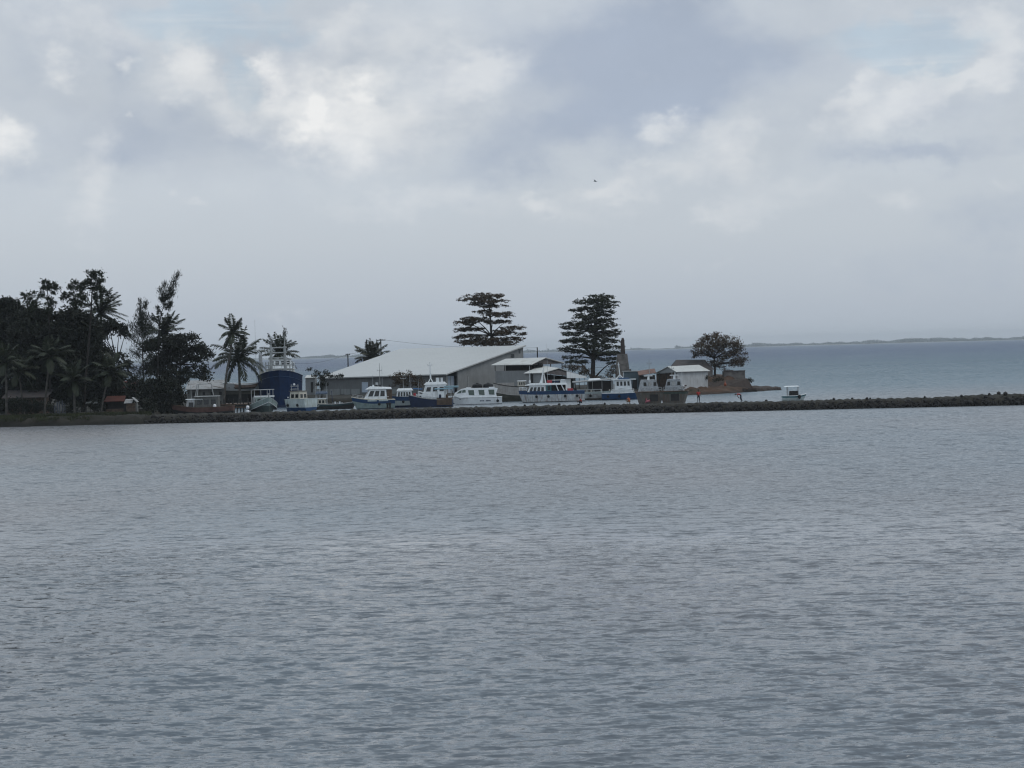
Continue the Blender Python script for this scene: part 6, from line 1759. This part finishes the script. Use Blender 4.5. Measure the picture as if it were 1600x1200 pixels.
STAND = dict(pelvis=(0, 0, .95, .145), waist=(0, .0, 1.10, .125), chest=(0, .01, 1.34, .150), neck=(0, .01, 1.50, .055), chin=(0, -.01, 1.56, .065), head=(0, -.01, 1.65, .095), crown=(0, 0, 1.74, .06),
             lsh=(-.20, .01, 1.41, .062), lel=(-.29, .02, 1.15, .046), lwr=(-.20, -.12, .97, .032), lha=(-.14, -.18, .93, .036),
             rsh=(.20, .01, 1.41, .062), rel=(.30, .03, 1.15, .046), rwr=(.24, -.10, .95, .032), rha=(.20, -.16, .90, .036),
             lhip=(-.10, 0, .86, .095), lkn=(-.11, -.02, .48, .066), lan=(-.12, .02, .09, .045), lto=(-.14, -.14, .035, .038),
             rhip=(.10, 0, .86, .095), rkn=(.12, -.02, .48, .066), ran=(.13, .03, .09, .045), rto=(.16, -.13, .035, .038))
BEND = dict(pelvis=(.18, 0, .92, .145), waist=(.04, 0, 1.02, .130), chest=(-.20, 0, 1.08, .150), neck=(-.36, 0, 1.06, .055), chin=(-.42, 0, 1.01, .062), head=(-.50, 0, 1.00, .095), crown=(-.59, 0, .98, .06),
            lsh=(-.26, -.19, 1.03, .06), lel=(-.24, -.24, .80, .045), lwr=(-.10, -.21, .62, .032), lha=(-.04, -.19, .55, .036),
            rsh=(-.26, .19, 1.03, .06), rel=(-.30, .24, .80, .045), rwr=(-.16, .21, .60, .032), rha=(-.10, .19, .53, .036),
            lhip=(.18, -.10, .85, .095), lkn=(.12, -.12, .47, .066), lan=(.26, -.13, .09, .045), lto=(.10, -.15, .035, .038),
            rhip=(.18, .10, .85, .095), rkn=(.20, .12, .47, .066), ran=(.36, .13, .09, .045), rto=(.20, .14, .035, .038))
CROUCH = dict(pelvis=(.10, 0, .30, .15), waist=(.07, 0, .46, .13), chest=(-.02, 0, .68, .15), neck=(-.08, 0, .83, .055), chin=(-.12, 0, .88, .062), head=(-.13, 0, .97, .095), crown=(-.12, 0, 1.06, .06),
              lsh=(-.04, -.2, .74, .06), lel=(-.22, -.26, .58, .045), lwr=(-.40, -.20, .50, .032), lha=(-.47, -.17, .47, .036),
              rsh=(-.04, .2, .74, .06), rel=(-.20, .26, .55, .045), rwr=(-.36, .18, .42, .032), rha=(-.42, .14, .37, .036),
              lhip=(.08, -.11, .30, .10), lkn=(-.28, -.18, .50, .068), lan=(-.12, -.16, .09, .045), lto=(-.28, -.17, .035, .038),
              rhip=(.08, .11, .30, .10), rkn=(-.26, .18, .46, .068), ran=(-.08, .16, .09, .045), rto=(-.24, .17, .035, .038))


def bw(px, dy=4.0):
    x = float(G(px, 310).x); y = BW_FRONT(x) + dy
    g = G(px, y, 0); return Vector((g.x, y, BW_TOP(float(g.x)) * 1.0 + .02))


m_red = dict(skin=SKIN, shirt=SHIRTR, pants=PANTS, shoe=BLACK)
person("man in a red shirt and dark trousers standing on the breakwater", bw(1092), R(12), STAND, m_red, head_dir=(0, -1, 0))
person("person in a red top bending forward on the breakwater near the skiff", bw(1156), R(-10), BEND, dict(skin=SKIN, shirt=SHIRTR, pants=PANTS, shoe=BLACK), head_dir=(-.4, 0, -1))
person("person in a red shirt crouching on the breakwater before the fishing boat", bw(908), R(10), CROUCH, m_red, head_dir=(-1, 0, -.1))
person("person in an orange shirt sitting low on the breakwater left of the rusty boats", bw(983), R(-60), CROUCH, dict(skin=SKIN, shirt=SHIRTO, pants=mat("tan_trousers", (0.22, 0.14, 0.08), .85, .2, 5), shoe=BROWN), head_dir=(-1, 0, 0))
g = G(1072, 330, 1.35)
person("person in a white shirt leaning over the side of the right rusty boat", Vector((g.x - .1, 334.6, 2.02)), R(150), BEND, dict(skin=SKIN, shirt=SHIRTW, pants=mat("pale_trousers", (.35, .34, .32), .85, .2, 5), shoe=BROWN), head_dir=(-.4, 0, -1))

# ------------------------------------------------------------------ haze
hz = bpy.data.materials.new("haze"); hz.use_nodes = True
n_ = hz.node_tree.nodes; n_.clear()
o_ = n_.new("ShaderNodeOutputMaterial"); v_ = n_.new("ShaderNodeVolumePrincipled")
v_.inputs["Color"].default_value = (0.80, 0.86, 0.92, 1); v_.inputs["Density"].default_value = 8e-5; v_.inputs["Anisotropy"].default_value = 0.2
hz.node_tree.links.new(v_.outputs[0], o_.inputs["Volume"])
mb = MB(); mb.box(-10900, 10900, -300, 10900, -5.0, 45.0)
o = mb.build("haze", hz); tag(o, "thin pale sea haze over the bay", "haze", kind="stuff")

scene.render.engine = 'CYCLES'
scene.cycles.use_denoising = True
scene.cycles.max_bounces = 6
scene.cycles.transparent_max_bounces = 8
scene.cycles.use_adaptive_sampling = True
scene.cycles.adaptive_threshold = 0.006
scene.cycles.filter_width = 1.2
scene.view_settings.view_transform = 'Standard'
scene.view_settings.look = 'None'
scene.view_settings.exposure = 0.0
scene.view_settings.gamma = 1.0
